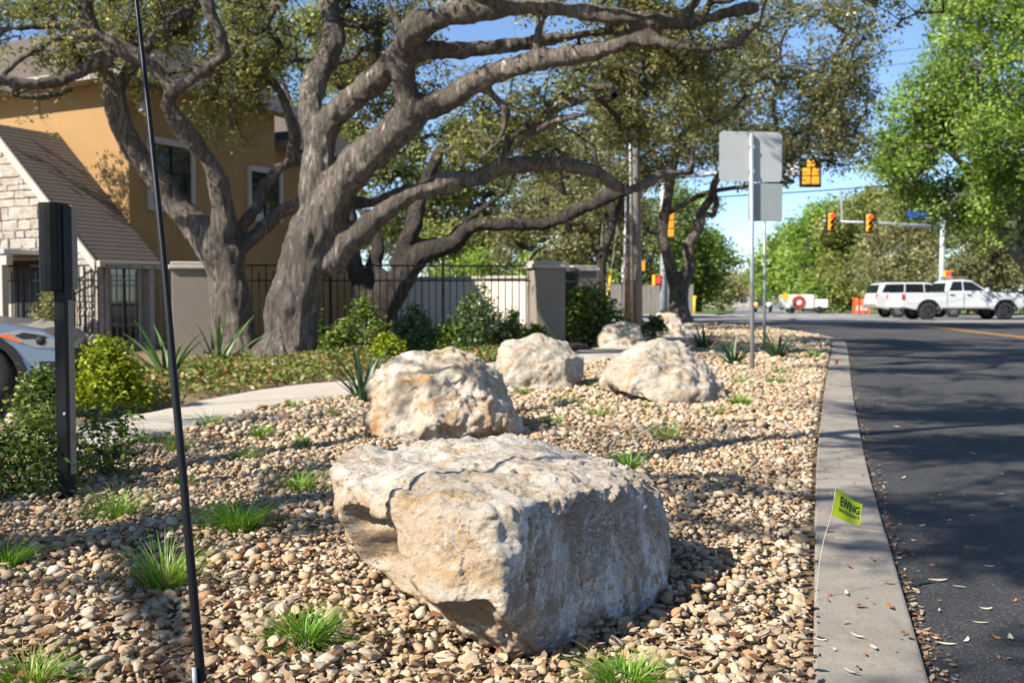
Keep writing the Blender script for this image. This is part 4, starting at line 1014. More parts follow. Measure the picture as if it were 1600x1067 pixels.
rf = hip(-o, 10 + o, -o, 5.2 + o, EZ + 0.16, 2.1, house)
for args in ((-o, 10 + o, -o - 0.04, -o), (-o - 0.04, -o, -o, 5.2 + o)):
    wallbox('fascia', *args, EZ - 0.06, EZ + 0.16, M['trim_grey'], rf)
wallbox('soffit', -o, 10 + o, -o, 0.0, EZ - 0.03, EZ + 0.0, M['trim'], rf); wallbox('soffit', -o, 0.0, 0.002, 5.2 + o, EZ - 0.03, EZ + 0.0, M['trim'], rf)
rf2 = hip(0.0, 8.5, 5.2 + o + .1, 10, EZ - 0.6, 1.7, house)
wallbox('fascia', -0.04, 0.0, 5.2 + o + .1, 10, EZ - 0.82, EZ - 0.6, M['trim_grey'], rf2)
wallbox('fascia', 0.0, 8.5, 5.2 + o + .04, 5.2 + o + .1, EZ - 0.82, EZ - 0.6, M['trim_grey'], rf2)
def window(b0, b1, z0, z1, a=0.0, mull=1):
    """a window in a wall facing right of the camera (plane a = const)"""
    w = wallbox('window', a - 0.03, a + 0.12, b0, b1, z0, z1, M['glass'])
    for x0, x1, y0, y1 in ((b0 - .12, b0, z0 - .12, z1 + .12), (b1, b1 + .12, z0 - .12, z1 + .12), (b0, b1, z1, z1 + .16), (b0, b1, z0 - .14, z0)):
        wallbox('frame', a - 0.09, a + 0.02, x0, x1, y0, y1, M['trim'], w, 0.01)
    for k in range(mull):
        m = b0 + (b1 - b0) * (k + 1) / (mull + 1)
        wallbox('mullion', a - 0.055, a - 0.02, m - 0.025, m + 0.025, z0, z1, M['iron'], w)
    m = (z0 + z1) / 2 + .1
    wallbox('mullion', a - 0.05, a - 0.02, b0, b1, m - 0.02, m + 0.02, M['iron'], w)
    return w
def bz(px, py, a=0.0):
    """wall coordinates of a sight line on plane a=const"""
    best = None
    for b in np.arange(-4, 12, 0.02):
        q = H(a, b, 0); x = 800 + q.x / q.y * FPX
        if best is None or abs(x - px) < best[0]: best = (abs(x - px), b, q.y)
    return best[1], CAM_H + (468 - py) / FPX * best[2] - HC.z
(b0, z0), (b1, z1) = bz(238, 322), bz(299, 236)
window(b0, b1, z0, z1)
(b0, z0), (b1, z1) = bz(392, 338), bz(436, 276)
window(b0, b1, z0, z1)
lb, lz = bz(216, 172)
lmp = MB(); lmp.lathe(H(-0.28, lb, lz), [(0.0, 0.16), (0.05, 0.15), (0.09, 0.0), (0.12, -0.12), (0.0, -0.10)], 12); lmp.bar(H(0, lb, lz + .1), H(-0.28, lb, lz + .1), 0.05)
lmp.build('flood_lamp', M['trim'], house, True)
# gabled stone wing
FA, FB = -0.8, -1.7
WE, WR, HW = 1.92, 4.85, 3.1           # eave height, ridge height, half width
wing = MB()
prof = [(FA, -0.3), (FA, WE), (FA + HW, WR), (FA + 2 * HW, WE), (FA + 2 * HW, -0.3)]
wing.prism([H(a, FB, z) for a, z in prof], hb * 1.68)
wing.build('gable_wing', M['mortar'], house)
rw = MB(); n = 34
for k in range(n):
    t0, t1 = k / n, (k + 1) / n
    for sgn in (0, 1):
        f = lambda t: (FA - 0.22 + (HW + 0.22) * t) if sgn == 0 else (FA + 2 * HW + 0.22 - (HW + 0.22) * t)
        zf = lambda t: WE - 0.12 + (WR - WE + 0.26) * t
        vs = [H(f(t0), FB - 0.2, zf(t0) + .048), H(f(t0), -0.02, zf(t0) + .048), H(f(t1), -0.02, zf(t1) + .04), H(f(t1), FB - 0.2, zf(t1) + .04), H(f(t0), FB - 0.2, zf(t0)), H(f(t0), -0.02, zf(t0))]
        rw.add(vs, [(0, 1, 2, 3), (4, 5, 1, 0)])
wr = rw.build('wing_roof', M['shingle'], house)
for sgn in (0, 1):
    m = MB(); e = (FA - 0.24) if sgn == 0 else FA + 2 * HW + 0.24
    p0, p1 = (e, WE - 0.13), (FA + HW, WR + 0.15)
    m.prism([H(p0[0], FB - 0.24, p0[1] - .16), H(p0[0], FB - 0.24, p0[1] + .07), H(p1[0], FB - 0.24, p1[1] + .05), H(p1[0], FB - 0.24, p1[1] - .2)], hb * 0.06)
    m.build('rake_board', M['trim'], wr)
wallbox('gutter', FA - 0.36, FA - 0.24, FB - 0.2, -0.1, WE - 0.2, WE - 0.06, M['trim'], wr, 0.02)
rr = random.Random(4)
z = 0.0
while z < WR - 0.5:
    h = rr.choice((0.13, 0.18, 0.24, 0.3))
    zt = z + h
    def edge(zz): return FA + (0 if zz < WE else HW * (zz - WE) / (WR - WE))
    a = edge(zt) + 0.02
    while a < FA + 3.6:
        w = rr.uniform(0.16, 0.62)
        if zt < 1.95 and a + w > FA + 0.85: break
        j_ = lambda q: rr.uniform(-q, q)
        mq = MB(); fr_ = [(a + .006 + j_(.01), z + .006 + j_(.015)), (a + w - .006 + j_(.01), z + .006 + j_(.015)), (a + w - .006 + j_(.02), zt - .006 + j_(.015)), (a + .006 + j_(.02), zt - .006 + j_(.015))]
        mq.prism([H(x_, FB - rr.uniform(.02, .06), z_) for x_, z_ in fr_], hb * .12); mq.build('stone', M['block'], house, bevel=.025)
        a += w
    z = zt
wallbox('door', FA + 1.5, FA + 2.6, FB - 0.03, FB + 0.02, -0.2, 1.9, M['black'])
wallbox('door_post', FA + 1.2, FA + 1.4, FB - 0.12, FB + 0.02, -0.2, 1.95, M['trim'])
wallbox('porch_roof', FA + 1.6, FA + 3.9, FB - 1.0, FB + 0.02, 2.02, 2.12, M['galv'])
wallbox('porch_beam', FA + 1.6, FA + 3.9, FB - 0.95, FB - 0.8, 1.78, 2.02, M['trim'])
wallbox('porch_post', FA + 1.75, FA + 1.95, FB - 0.95, FB - 0.8, -0.2, 1.78, M['trim'])
wallbox('pilaster', FA - 0.05, FA + 0.0, FB + 0.0, FB + 0.3, -0.2, WE - 0.05, M['block'])
w = wallbox('patio_door', FA - 0.03, FA + 0.03, FB + 0.35, FB + 1.15, 0.0, 1.72, M['glass'])
for x0, x1, y0, y1 in ((FB + .32, FB + .36, 0, 1.76), (FB + 1.14, FB + 1.19, 0, 1.76), (FB + .73, FB + .77, 0, 1.72), (FB + .36, FB + 1.14, .9, .94)):
    wallbox('door_frame', FA - 0.06, FA + 0.0, x0, x1, y0, y1, M['iron'] if y0 or x0 == FB + .73 else M['trim'], w)
wallbox('shutter', FA - 0.04, FA + 0.02, FB + 1.22, FB + 1.44, 0, 1.74, M['stucco_grey'])
wallbox('trim_post', FA - 0.06, FA + 0.02, FB + 1.45, FB + 1.58, 0, 1.8, M['trim'])

# ------------------------------------------------------------------ gate pillars, iron fence, garden wall
def pillar(px, Y, w, h, label, rz=0.3):
    p = W(px, 500, Y); p.z = gz(Y)
    t = thing('gate_pillar', p, label, 'pillar', 'taupe stucco gate pillars')
    m = MB(); m.box(p + UP * (h / 2 - 0.15), (w, w, h + 0.3), rz); m.build('shaft', M['stucco_grey'], t, bevel=0.015)
    m = MB(); m.box(p + UP * (h + 0.045), (w + 0.14, w + 0.14, 0.09), rz); m.box(p + UP * (h + 0.125), (w + 0.04, w + 0.04, 0.07), rz); m.build('cap', M['cap'], t, bevel=0.025)
    return p
p1 = pillar(300, 21.6, 0.78, 1.68, 'taupe stucco pillar with pale cap beside the Y-shaped oak')
p2 = pillar(853, 22.3, 0.66, 1.72, 'taupe gate pillar at the right end of the iron fence')
p3 = pillar(908, 26.5, 0.62, 1.72, 'farther gate pillar behind the glossy bush')
def fence(a, b, label, h=1.78, sp=0.15, posts=2.4):
    a, b = Vector((a[0], a[1], gz(a[1]))), Vector((b[0], b[1], gz(b[1])))
    t = thing('iron_fence', a, label, 'fence')
    L = (b - a).length; d = (b - a).normalized(); rz = math.atan2(d.y, d.x)
    for hh in (h, h - 0.32, 0.14):
        m = MB(); m.bar(a + UP * hh, b + UP * hh, 0.034); m.build('rail', M['iron'], t)
    pk = None; k = 0; x = 0.06
    while x < L - 0.04:
        q = a + d * x
        if k % int(posts / sp) == 0:
            m = MB(); m.box(q + UP * (h / 2 + 0.05), (0.065, 0.065, h + 0.14), rz); m.box(q + UP * (h + 0.13), (0.085, 0.085, 0.03), rz); m.build('post', M['iron'], t)
        else:
            hh = h + (0.0 if k % 2 else -0.12)
            if pk is None: pk = {}
            if hh not in pk:
                m = MB(); m.box((0, 0, hh / 2 + 0.03), (0.024, 0.024, hh - 0.06)); pk[hh] = m.mesh('picket', M['iron'])
            o = link('picket', pk[hh], t); o.location = q - a; o.rotation_euler = (0, 0, rz)
        k += 1; x += sp
pa = W(-40, 500, 22.6); fence(pa, p1 + Vector((-0.4, 0, 0)), 'black iron fence in front of the stone gabled wing')
fence(p1 + Vector((0.42, 0.1, 0)), p2 + Vector((-0.34, 0, 0)), 'black iron picket fence between the two gate pillars')
fence(p2 + Vector((0.3, 0.4, 0)), p3 + Vector((-0.1, -0.4, 0)), 'short black gate section between the near and far gate pillars', posts=5)
ga, gb = W(430, 480, 34.5), W(832, 480, 31.0)
ga.z, gb.z = gz(34), gz(31)
gw = thing('garden_wall', ga, 'sunlit cream stucco garden wall behind the iron fence', 'wall')
d = (gb - ga); d.z = 0; L = d.length; rz = math.atan2(d.y, d.x)
nseg = 5
for k in range(nseg):
    c = ga + d * ((k + .5) / nseg)
    m = MB(); m.box(c + UP * 0.62, (L / nseg - 0.02, 0.22, 1.9), rz); m.build('panel', M['stucco_cream'], gw)
    m = MB(); m.box(c + UP * 1.61, (L / nseg - 0.004, 0.32, 0.09), rz); m.build('coping', M['cap'], gw, bevel=0.02)

# ------------------------------------------------------------------ utility poles
def pole(name, px, Y, h, r0, r1, mat, label, cat, lean=(0, 0), group=None, sides=14):
    b = W(px, 500, Y); b.z = gz(Y)
    t = thing(name, b, label, cat, group)
    m = MB(); m.tube([b - UP * 0.3, b + UP * h * .5 + Vector((lean[0] * .5, lean[1] * .5, 0)), b + UP * h + Vector((lean[0], lean[1], 0))], [r0, (r0 + r1) / 2, r1], sides)
    m.build('shaft', mat, t, True)
    return t, b
t, b = pole('utility_pole', 997, 34, 12.5, 0.17, 0.12, M['pole_conc'], 'stout weathered grey utility pole behind the small brown boulder', 'pole', (-0.25, 0))
m = MB(); m.tube([b + Vector((-0.20, -0.1, 0)), b + Vector((-0.36, -0.1, 9.5))], 0.045, 8); m.build('conduit', M['galv'], t, True)
m = MB(); m.box(b + Vector((-0.2, 0, 11.6)), (2.4, 0.12, 0.14)); m.build('crossarm', M['pole_wood'], t)
for x in (-1.2, -0.2, 0.8):
    m = MB(); m.lathe(b + Vector((x, 0, 11.68)), [(0.02, 0), (0.06, 0.03), (0.04, 0.09), (0.055, 0.14), (0.0, 0.2)], 10); m.build('insulator', M['cap'], t, True)
t, b = pole('utility_pole', 981, 37, 12.5, 0.15, 0.11, M['pole_wood'], 'red-brown wooden utility pole just left of the grey one', 'pole', (0.05, 0))
m = MB(); m.tube([b + Vector((-0.2, -0.12, 0)), b + Vector((-0.2, -0.12, 2.4))], 0.05, 8); m.build('cable_guard', M['galv'], t, True)
m = MB(); m.box(b + Vector((0, 0, 11.8)), (2.2, 0.12, 0.14)); m.build('crossarm', M['pole_wood'], t)
t, b = pole('conduit_pole', 974, 33, 4.2, 0.035, 0.03, M['galv'], 'thin galvanised conduit post left of the wooden pole', 'pole', (0.06, 0))
m = MB(); m.lathe(b + Vector((0.06, 0, 4.2)), [(0.045, -0.04), (0.05, 0.0), (0.0, 0.04)], 10); m.build('cap', M['galv'], t, True)
def guy(px0, py0, px1, py1, Y, label):
    a, b2 = W(px0, py0, Y), W(px1, py1, Y)
    foot = a + (a - b2) * ((a.z - gz(Y)) / (b2.z - a.z)); topp = a + (b2 - a) * 6.0
    t = thing('guy_wire', foot, label, 'guy wire', 'pole guy wires with yellow guards')
    m = MB(); m.tube([foot, topp], 0.012, 6); m.build('strand', M['galv'], t)
    m = MB(); m.tube([foot + (a - foot) * .3, b2], 0.045, 8); m.build('guard', M['yellow'], t, True)
guy(934, 462, 938, 402, 36, 'left steel guy wire with long yellow guard over the glossy bush')
guy(951, 452, 955, 422, 36, 'right steel guy wire with short yellow guard beside the wooden pole')

# ------------------------------------------------------------------ traffic signals
def signal_head(parent, c, s=1.0, ang=0.0, lit=True, back=False, sections=3, facing=-1):
    """three-section head; facing -1 looks at the camera"""
    Rz = Matrix.Rotation(ang, 3, 'Z')
    def T(v): return Vector(c) + Rz @ (Vector(v) * s)
    m = MB(); m.box(c, (0.62 * s, 0.03, 1.26 * s), ang); bp = m.build('backplate', M['black'], parent)
    for k in range(sections):
        zc = 0.36 - 0.36 * k
        m = MB(); m.box(T((0, facing * 0.13, zc)), (0.34 * s, 0.22 * s, 0.345 * s), ang); hs = m.build('housing', M['signal'], parent, bevel=0.02)
        m = MB(); m.lathe(T((0, facing * 0.255, zc)), [(0.0, 0.0), (0.13 * s, 0.0), (0.14 * s, 0.012)], 16, 'Y')
        m.build('lens', M['lamp_red'] if (k == 0 and lit) else M['black'], hs)
        m = MB()
        arc = [T((0.15 * math.cos(u), facing * 0.245, zc + 0.15 * math.sin(u))) for u in np.linspace(-0.3, math.pi + 0.3, 9)]
        arc2 = [p + Rz @ Vector((0, facing * 0.22 * s, -0.02)) for p in arc]
        m.add(arc + arc2, [(i, i + 1, 9 + i + 1, 9 + i) for i in range(8)]); m.build('visor', M['signal'], hs)
    return bp
# far mast on the right
ym = 55.0
b = W(1471, 470, ym); b.z = gz(ym)
t = thing('traffic_signal_mast', b, 'grey signal mast behind the white pickup with two red lights on its arm', 'traffic light')
topz = W(1471, 268 + 60, ym).z
m = MB(); m.tube([b - UP * .2, b + UP * 2, Vector((b.x, b.y, topz))], [0.19, 0.16, 0.11], 14); m.build('pole', M['pole_grey'], t, True)
a0, a1 = W(1470, 355, ym), W(1286, 345, ym)
m = MB(); m.tube([a0, (a0 + a1) / 2 + UP * 0.03, a1], [0.11, 0.085, 0.05], 10); m.build('mast_arm', M['pole_grey'], t, True)
for px, py in ((1296, 347), (1355, 349)): signal_head(t, W(px, py, ym) + Vector((0, -0.2, 0)), 0.86)
c0, c1 = W(1315, 345, ym), W(1315, 303, ym)
m = MB(); m.tube([c0, c1], 0.045, 8); m.box(c1 + UP * 0.06, (0.14, 0.34, 0.14)); m.build('camera_riser', M['galv'], t)
s0 = W(1436, 335, ym)
m = MB(); m.box(s0 + Vector((0, -0.06, 0)), (1.35, 0.03, 0.34)); sg = m.build('street_name_sign', M['blue'], t)
m = MB(); m.bar(s0 + Vector((-0.4, 0.02, -0.6)), s0 + Vector((-0.4, 0.02, 0.1)), 0.04); m.bar(s0 + Vector((0.4, 0.02, -0.6)), s0 + Vector((0.4, 0.02, 0.1)), 0.04); m.build('bracket', M['galv'], sg)
m = MB(); m.box(s0 + Vector((0.95, -0.06, 0.1)), (0.5, 0.03, 0.26)); m.build('plate', M['white'], t)
def ped(parent, c, ang=0.0, lit=True, s=1.0):
    Rz = Matrix.Rotation(ang, 3, 'Z')
    m = MB(); m.box(c, (0.46 * s, 0.2, 0.46 * s), ang); h = m.build('pedestrian_signal', M['signal'], parent, bevel=0.02)
    m = MB(); m.box(Vector(c) + Rz @ Vector((0, -0.115, 0)), (0.36 * s, 0.02, 0.36 * s), ang); f = m.build('screen', M['black'], h)
    if lit:
        m = MB(); m.box(Vector(c) + Rz @ Vector((-0.05, -0.13, 0)), (0.2 * s, 0.01, 0.26 * s), ang); m.build('red_hand', M['lamp_red'], h)
ped(t, W(1480, 430, ym) + Vector((0, -0.2, 0)))
# near signal pole with arm over the road
yn = 45.0
b = W(1037, 470, yn); b.z = gz(yn)
t = thing('traffic_signal_mast', b, 'pale steel signal pole behind the pointed boulder, arm reaching over the road', 'traffic light')
az = W(1265, 268, yn).z
m = MB(); m.tube([b - UP * .2, b + UP * 3, Vector((b.x - 0.1, b.y, az + 0.5))], [0.19, 0.15, 0.10], 14); m.build('pole', M['pole_grey'], t, True)
e = W(1275, 264, yn)
m = MB(); m.tube([Vector((b.x - 0.08, b.y, az - 0.25)), Vector(((b.x + e.x) / 2, b.y, az - 0.05)), e], [0.12, 0.09, 0.05], 10); m.build('mast_arm', M['pole_grey'], t, True)
c = W(1266, 270, yn)
m = MB(); m.box(c, (0.96, 0.03, 1.28)); bp = m.build('backplate', M['black'], t)
for dx, dz in ((0, 0.38), (-0.19, 0.0), (0.19, 0.0), (-0.19, -0.37), (0.19, -0.37)):
    m = MB(); m.box(c + Vector((dx, -0.14, dz)), (0.34, 0.22, 0.35)); m.build('housing', M['signal'], t, bevel=0.05)
m = MB(); m.box(W(1236, 263, yn) + Vector((0, -.1, 0)), (0.5, 0.16, 0.62)); m.build('sign_panel', M['white'], t)
c = W(1048, 352, yn - .3)
for k in range(3):
    m = MB(); m.box(c + UP * (0.36 - 0.36 * k), (0.3, 0.26, 0.34)); m.build('housing', M['signal'], t, bevel=0.05)
ped(t, W(1027, 438, yn) + Vector((0, -.1, 0)), 0.5)
m = MB(); m.box(W(1005, 416, yn), (0.16, 0.2, 0.42)); m.build('push_button_box', M['signal'], t, bevel=0.02)

# ------------------------------------------------------------------ street sign seen from behind
b = G(1176, 580)
t = thing('street_sign', b, 'bare aluminium backs of two stacked road signs on a galvanised post', 'sign')
Ys = b.y
tp = W(1174, 208, Ys)
m = MB(); m.tube([b - UP * .2, Vector((tp.x, tp.y, tp.z))], 0.034, 10); m.build('post', M['galv'], t, True)
def plate(x0, y0, x1, y1, Y, mat, parent, nm, rnd=0.05, skew=0.0):
    A, B = W(x0, y0, Y), W(x1, y1, Y); w, h = abs(B.x - A.x), abs(A.z - B.z); c = (A + B) / 2
    pts = []
    for sx, sz, a_ in ((1, 1, 0), (-1, 1, 90), (-1, -1, 180), (1, -1, 270)):
        for k in range(5):
            u = R(a_ + k * 22.5); pts.append(Vector((c.x + sx * (w / 2 - rnd) + rnd * math.cos(u), Y, c.z + sz * (h / 2 - rnd) + rnd * math.sin(u))))
    for p in pts: p.y += (p.x - c.x) * skew
    m = MB(); m.prism(pts, (0, 0.008, 0)); return m.build(nm, mat, parent)
plate(1123, 206, 1223, 284, Ys + 0.045, M['sign_back'], t, 'sign_plate', 0.06, 0.12)
plate(1169, 287, 1223, 346, Ys + 0.075, M['sign_low'], t, 'lower_plate', 0.05, 0.12)
m = MB(); m.box(W(1174, 230, Ys) + Vector((0, 0.0, 0)), (0.09, 0.05, 0.05)); m.box(W(1174, 268, Ys), (0.09, 0.05, 0.05)); m.build('clamp', M['galv'], t)
b = G(1195, 542)
t = thing('sign_post', b, 'second bare galvanised post standing right behind the road sign', 'post')
tp = W(1194, 300, b.y)
m = MB(); m.tube([b - UP * .2, tp], 0.032, 10); m.build('shaft', M['galv'], t, True)
m = MB(); m.lathe(tp, [(0.036, -0.05), (0.036, 0.0), (0.0, 0.015)], 10); m.build('cap', M['galv'], t, True)
# overhead cables
def cable(pts, label, r=0.018):
    t = thing('overhead_cable', pts[0], label, 'cable', 'overhead street cables')
    m = MB(); a, b2 = Vector(pts[0]), Vector(pts[1]); sag = pts[2]
    m.tube([a + (b2 - a) * u - UP * sag * 4 * u * (1 - u) for u in np.linspace(0, 1, 15)], r, 5); m.build('cable', M['black'], t)
cable((W(700, 320, 50), W(1900, 235, 50), 0.6), 'lower thick black cable crossing the sky beside the yellow signal back', 0.03)
cable((W(700, 130, 50), W(1900, 10, 46), 0.6), 'upper thin cable across the blue sky', 0.012)
cable((W(700, 160, 50), W(1900, 26, 46), 0.6), 'second thin cable just below the upper one', 0.012)

# ------------------------------------------------------------------ things across the crossing
def diamond(px, py, Y, s, label, mat, post=True):
    c = W(px, py, Y); b = Vector((c.x, Y, gz(Y)))
    t = thing('warning_sign', b, label, 'sign')
    m = MB(); m.prism([c + Vector((s, 0, 0)), c + Vector((0, 0, s)), c + Vector((-s, 0, 0)), c + Vector((0, 0, -s))], (0, 0.02, 0)); m.build('plate', mat, t)
    m = MB(); m.tube([b, c], 0.035, 6); m.build('post', M['galv'], t)
diamond(1227, 464, 69, 0.32, 'small yellow diamond warning sign at the far corner', M['yellow'])
# white trailer with red ring emblem
b = W(1252, 480, 72); b.z = gz(72) - .02
t = thing('trailer', b, 'long white trailer with a red ring emblem parked across the crossing', 'trailer')
m = MB(); m.box(b + Vector((-0.35, 0, 0.82)), (2.1, 1.7, 0.98)); m.build('body', M['white'], t, bevel=0.1)
m = MB(); m.box(b + Vector((1.2, 0, 0.68)), (0.98, 1.6, 0.62)); m.build('rear_deck', M['white'], t, bevel=0.1)
m = MB(); m.box(b + Vector((0.3, 0, 0.3)), (3.3, 1.3, 0.12)); m.build('chassis', M['black'], t)
for x in (-0.9, 1.0):
    m = MB(); m.lathe(b + Vector((x, -0.75, 0.26)), [(0, -.1), (.2, -.1), (.26, -.05), (.26, .08), (0, .1)], 14, 'Y'); m.build('wheel', M['tyre'], t, True)
m = MB(); m.lathe(b + Vector((-0.42, -0.88, 0.80)), [(0.2, 0), (0.46, 0), (0.46, -0.02), (0.2, -0.02), (0.2, 0)], 20, 'Y'); m.build('emblem', M['red_paint'], t)
m = MB(); m.box(b + Vector((-0.42, -0.87, 0.3)), (0.24, 0.02, 0.2)); m.build('emblem_tab', M['red_paint'], t)
# orange barrier banner
b = W(1346, 488, 64); b.z = gz(64)
t = thing('orange_barrier', b, 'orange mesh barrier with white lettering left of the white vehicles', 'barrier')
m = MB(); n = 9
pts = [(b + Vector((-0.5 + 1.0 * k / n, 0.05 * math.sin(k * 1.9), 0))) for k in range(n + 1)]
m.add([p + UP * 0.05 for p in pts] + [p + UP * (0.95 + 0.03 * math.sin(i * 2)) for i, p in enumerate(pts)], [(k, k + 1, n + 2 + k, n + 1 + k) for k in range(n)])
o = m.build('banner', M['orange'], t); sm = o.modifiers.new('s', 'SOLIDIFY'); sm.thickness = 0.02
for x in (-0.5, 0.5):
    m = MB(); m.tube([b + Vector((x, 0.03, 0)), b + Vector((x, 0.03, 1.05))], 0.03, 6); m.build('stake', M['orange'], t)
for x in (-0.3, -0.05, 0.12, 0.28):
    m = MB(); m.box(b + Vector((x, -0.085, 0.35)), (0.1, 0.01, 0.3)); m.build('lettering', M['white'], t)
# small yellow-green marker post and far house
b = W(1085, 488, 60.5); b.z = gz(60.5)
t = thing('marker_post', b, 'slim yellow marker post on the far verge left of the street', 'post')
m = MB(); m.tube([b, b + UP * 0.95], 0.07, 8); m.build('shaft', M['yellow'], t, True)
m = MB(); m.box(b + UP * 1.0, (0.2, 0.04, 0.22)); m.build('plate', M['yellow'], t)
b = W(1142, 476, 190); b.z = gz(190)
t = thing('house', b, 'tiny far house with a salmon roof where the street ends', 'house')
m = MB(); m.box(b + UP * 1.2, (8, 6, 2.4)); m.build('wall', M['trim'], t)
m = MB(); m.prism([b + Vector((-4.6, -3.4, 2.4)), b + Vector((4.6, -3.4, 2.4)), b + Vector((2.6, -3.4, 4.2)), b + Vector((-2.6, -3.4, 4.2))], (0, 6.8, 0)); m.build('roof', M['orange'] if False else M['stucco'], t)
for x in (-2, 1.6):
    m = MB(); m.box(b + Vector((x, -3.02, 1.3)), (1.2, 0.05, 1.0)); m.build('window', M['glass'], t)
# grey board fence behind the corner oak
a_, b_ = W(985, 480, 62.6), W(1058, 480, 62.6)
t = thing('board_fence', a_ - UP * (a_.z - gz(62.6)), 'grey board fence behind the pointed boulder and signal pole', 'fence')
x = a_.x - 5
while x < b_.x + 1.0:
    m = MB(); m.box((x, 62.6, gz(62.6) + 0.9), (0.27, 0.03, 1.8 + random.uniform(-.03, .03))); m.build('board', M['pole_conc'], t)
    x += 0.29

# ------------------------------------------------------------------ vehicles (x forward, y left, z up)
def wheel_parts(t, x, y, r, w, rimmat):
    side = 1 if y > 0 else -1
    m = MB(); m.lathe((x, y, r), [(r * .6, -w / 2), (r * .88, -w / 2), (r, -w * .36), (r, w * .36), (r * .88, w / 2), (r * .6, w / 2), (r * .6, -w / 2)], 24, 'Y')
    ty = m.build('wheel', M['tyre'], t, True)
    m = MB(); m.lathe((x, y, r), [(0.0, side * w * .34), (r * .14, side * w * .36), (r * .17, side * w * .22), (r * .60, side * w * .16), (r * .62, side * w * .46), (r * .62, -side * w * .3)], 24, 'Y')
    for k in range(6):
        a = k * math.pi / 3
        m.bar((x + r * .1 * math.cos(a), y + side * w * .36, r + r * .1 * math.sin(a)), (x + r * .6 * math.cos(a), y + side * w * .36, r + r * .6 * math.sin(a)), r * .13, 0.03)
    m.build('rim', rimmat, ty)
def arch(xc, r, z0, n=9):
    return [(xc + r * math.cos(a), z0 + r * math.sin(a)) for a in np.linspace(0, math.pi, n)]
def body_mesh(prof, w, tuck):
    """side profile extruded across, narrowing a little towards sill and top"""
    zs = [z for x, z in prof]; lo, hi = min(zs), max(zs)
    m = MB(); n = len(prof); V = []
    for s in (-1, 1):
        for x, z in prof:
            f = (z - lo) / (hi - lo)
            y = w / 2 - tuck * (max(0, f - 0.55) / 0.45) ** 2 - 0.03 * max(0, 0.25 - f) / 0.25
            V.append(Vector((x, s * y, z)))
    F = [list(range(n))[::-1], list(range(n, 2 * n))] + [(i, (i + 1) % n, n + (i + 1) % n, n + i) for i in range(n)]
    m.add(V, F); return m
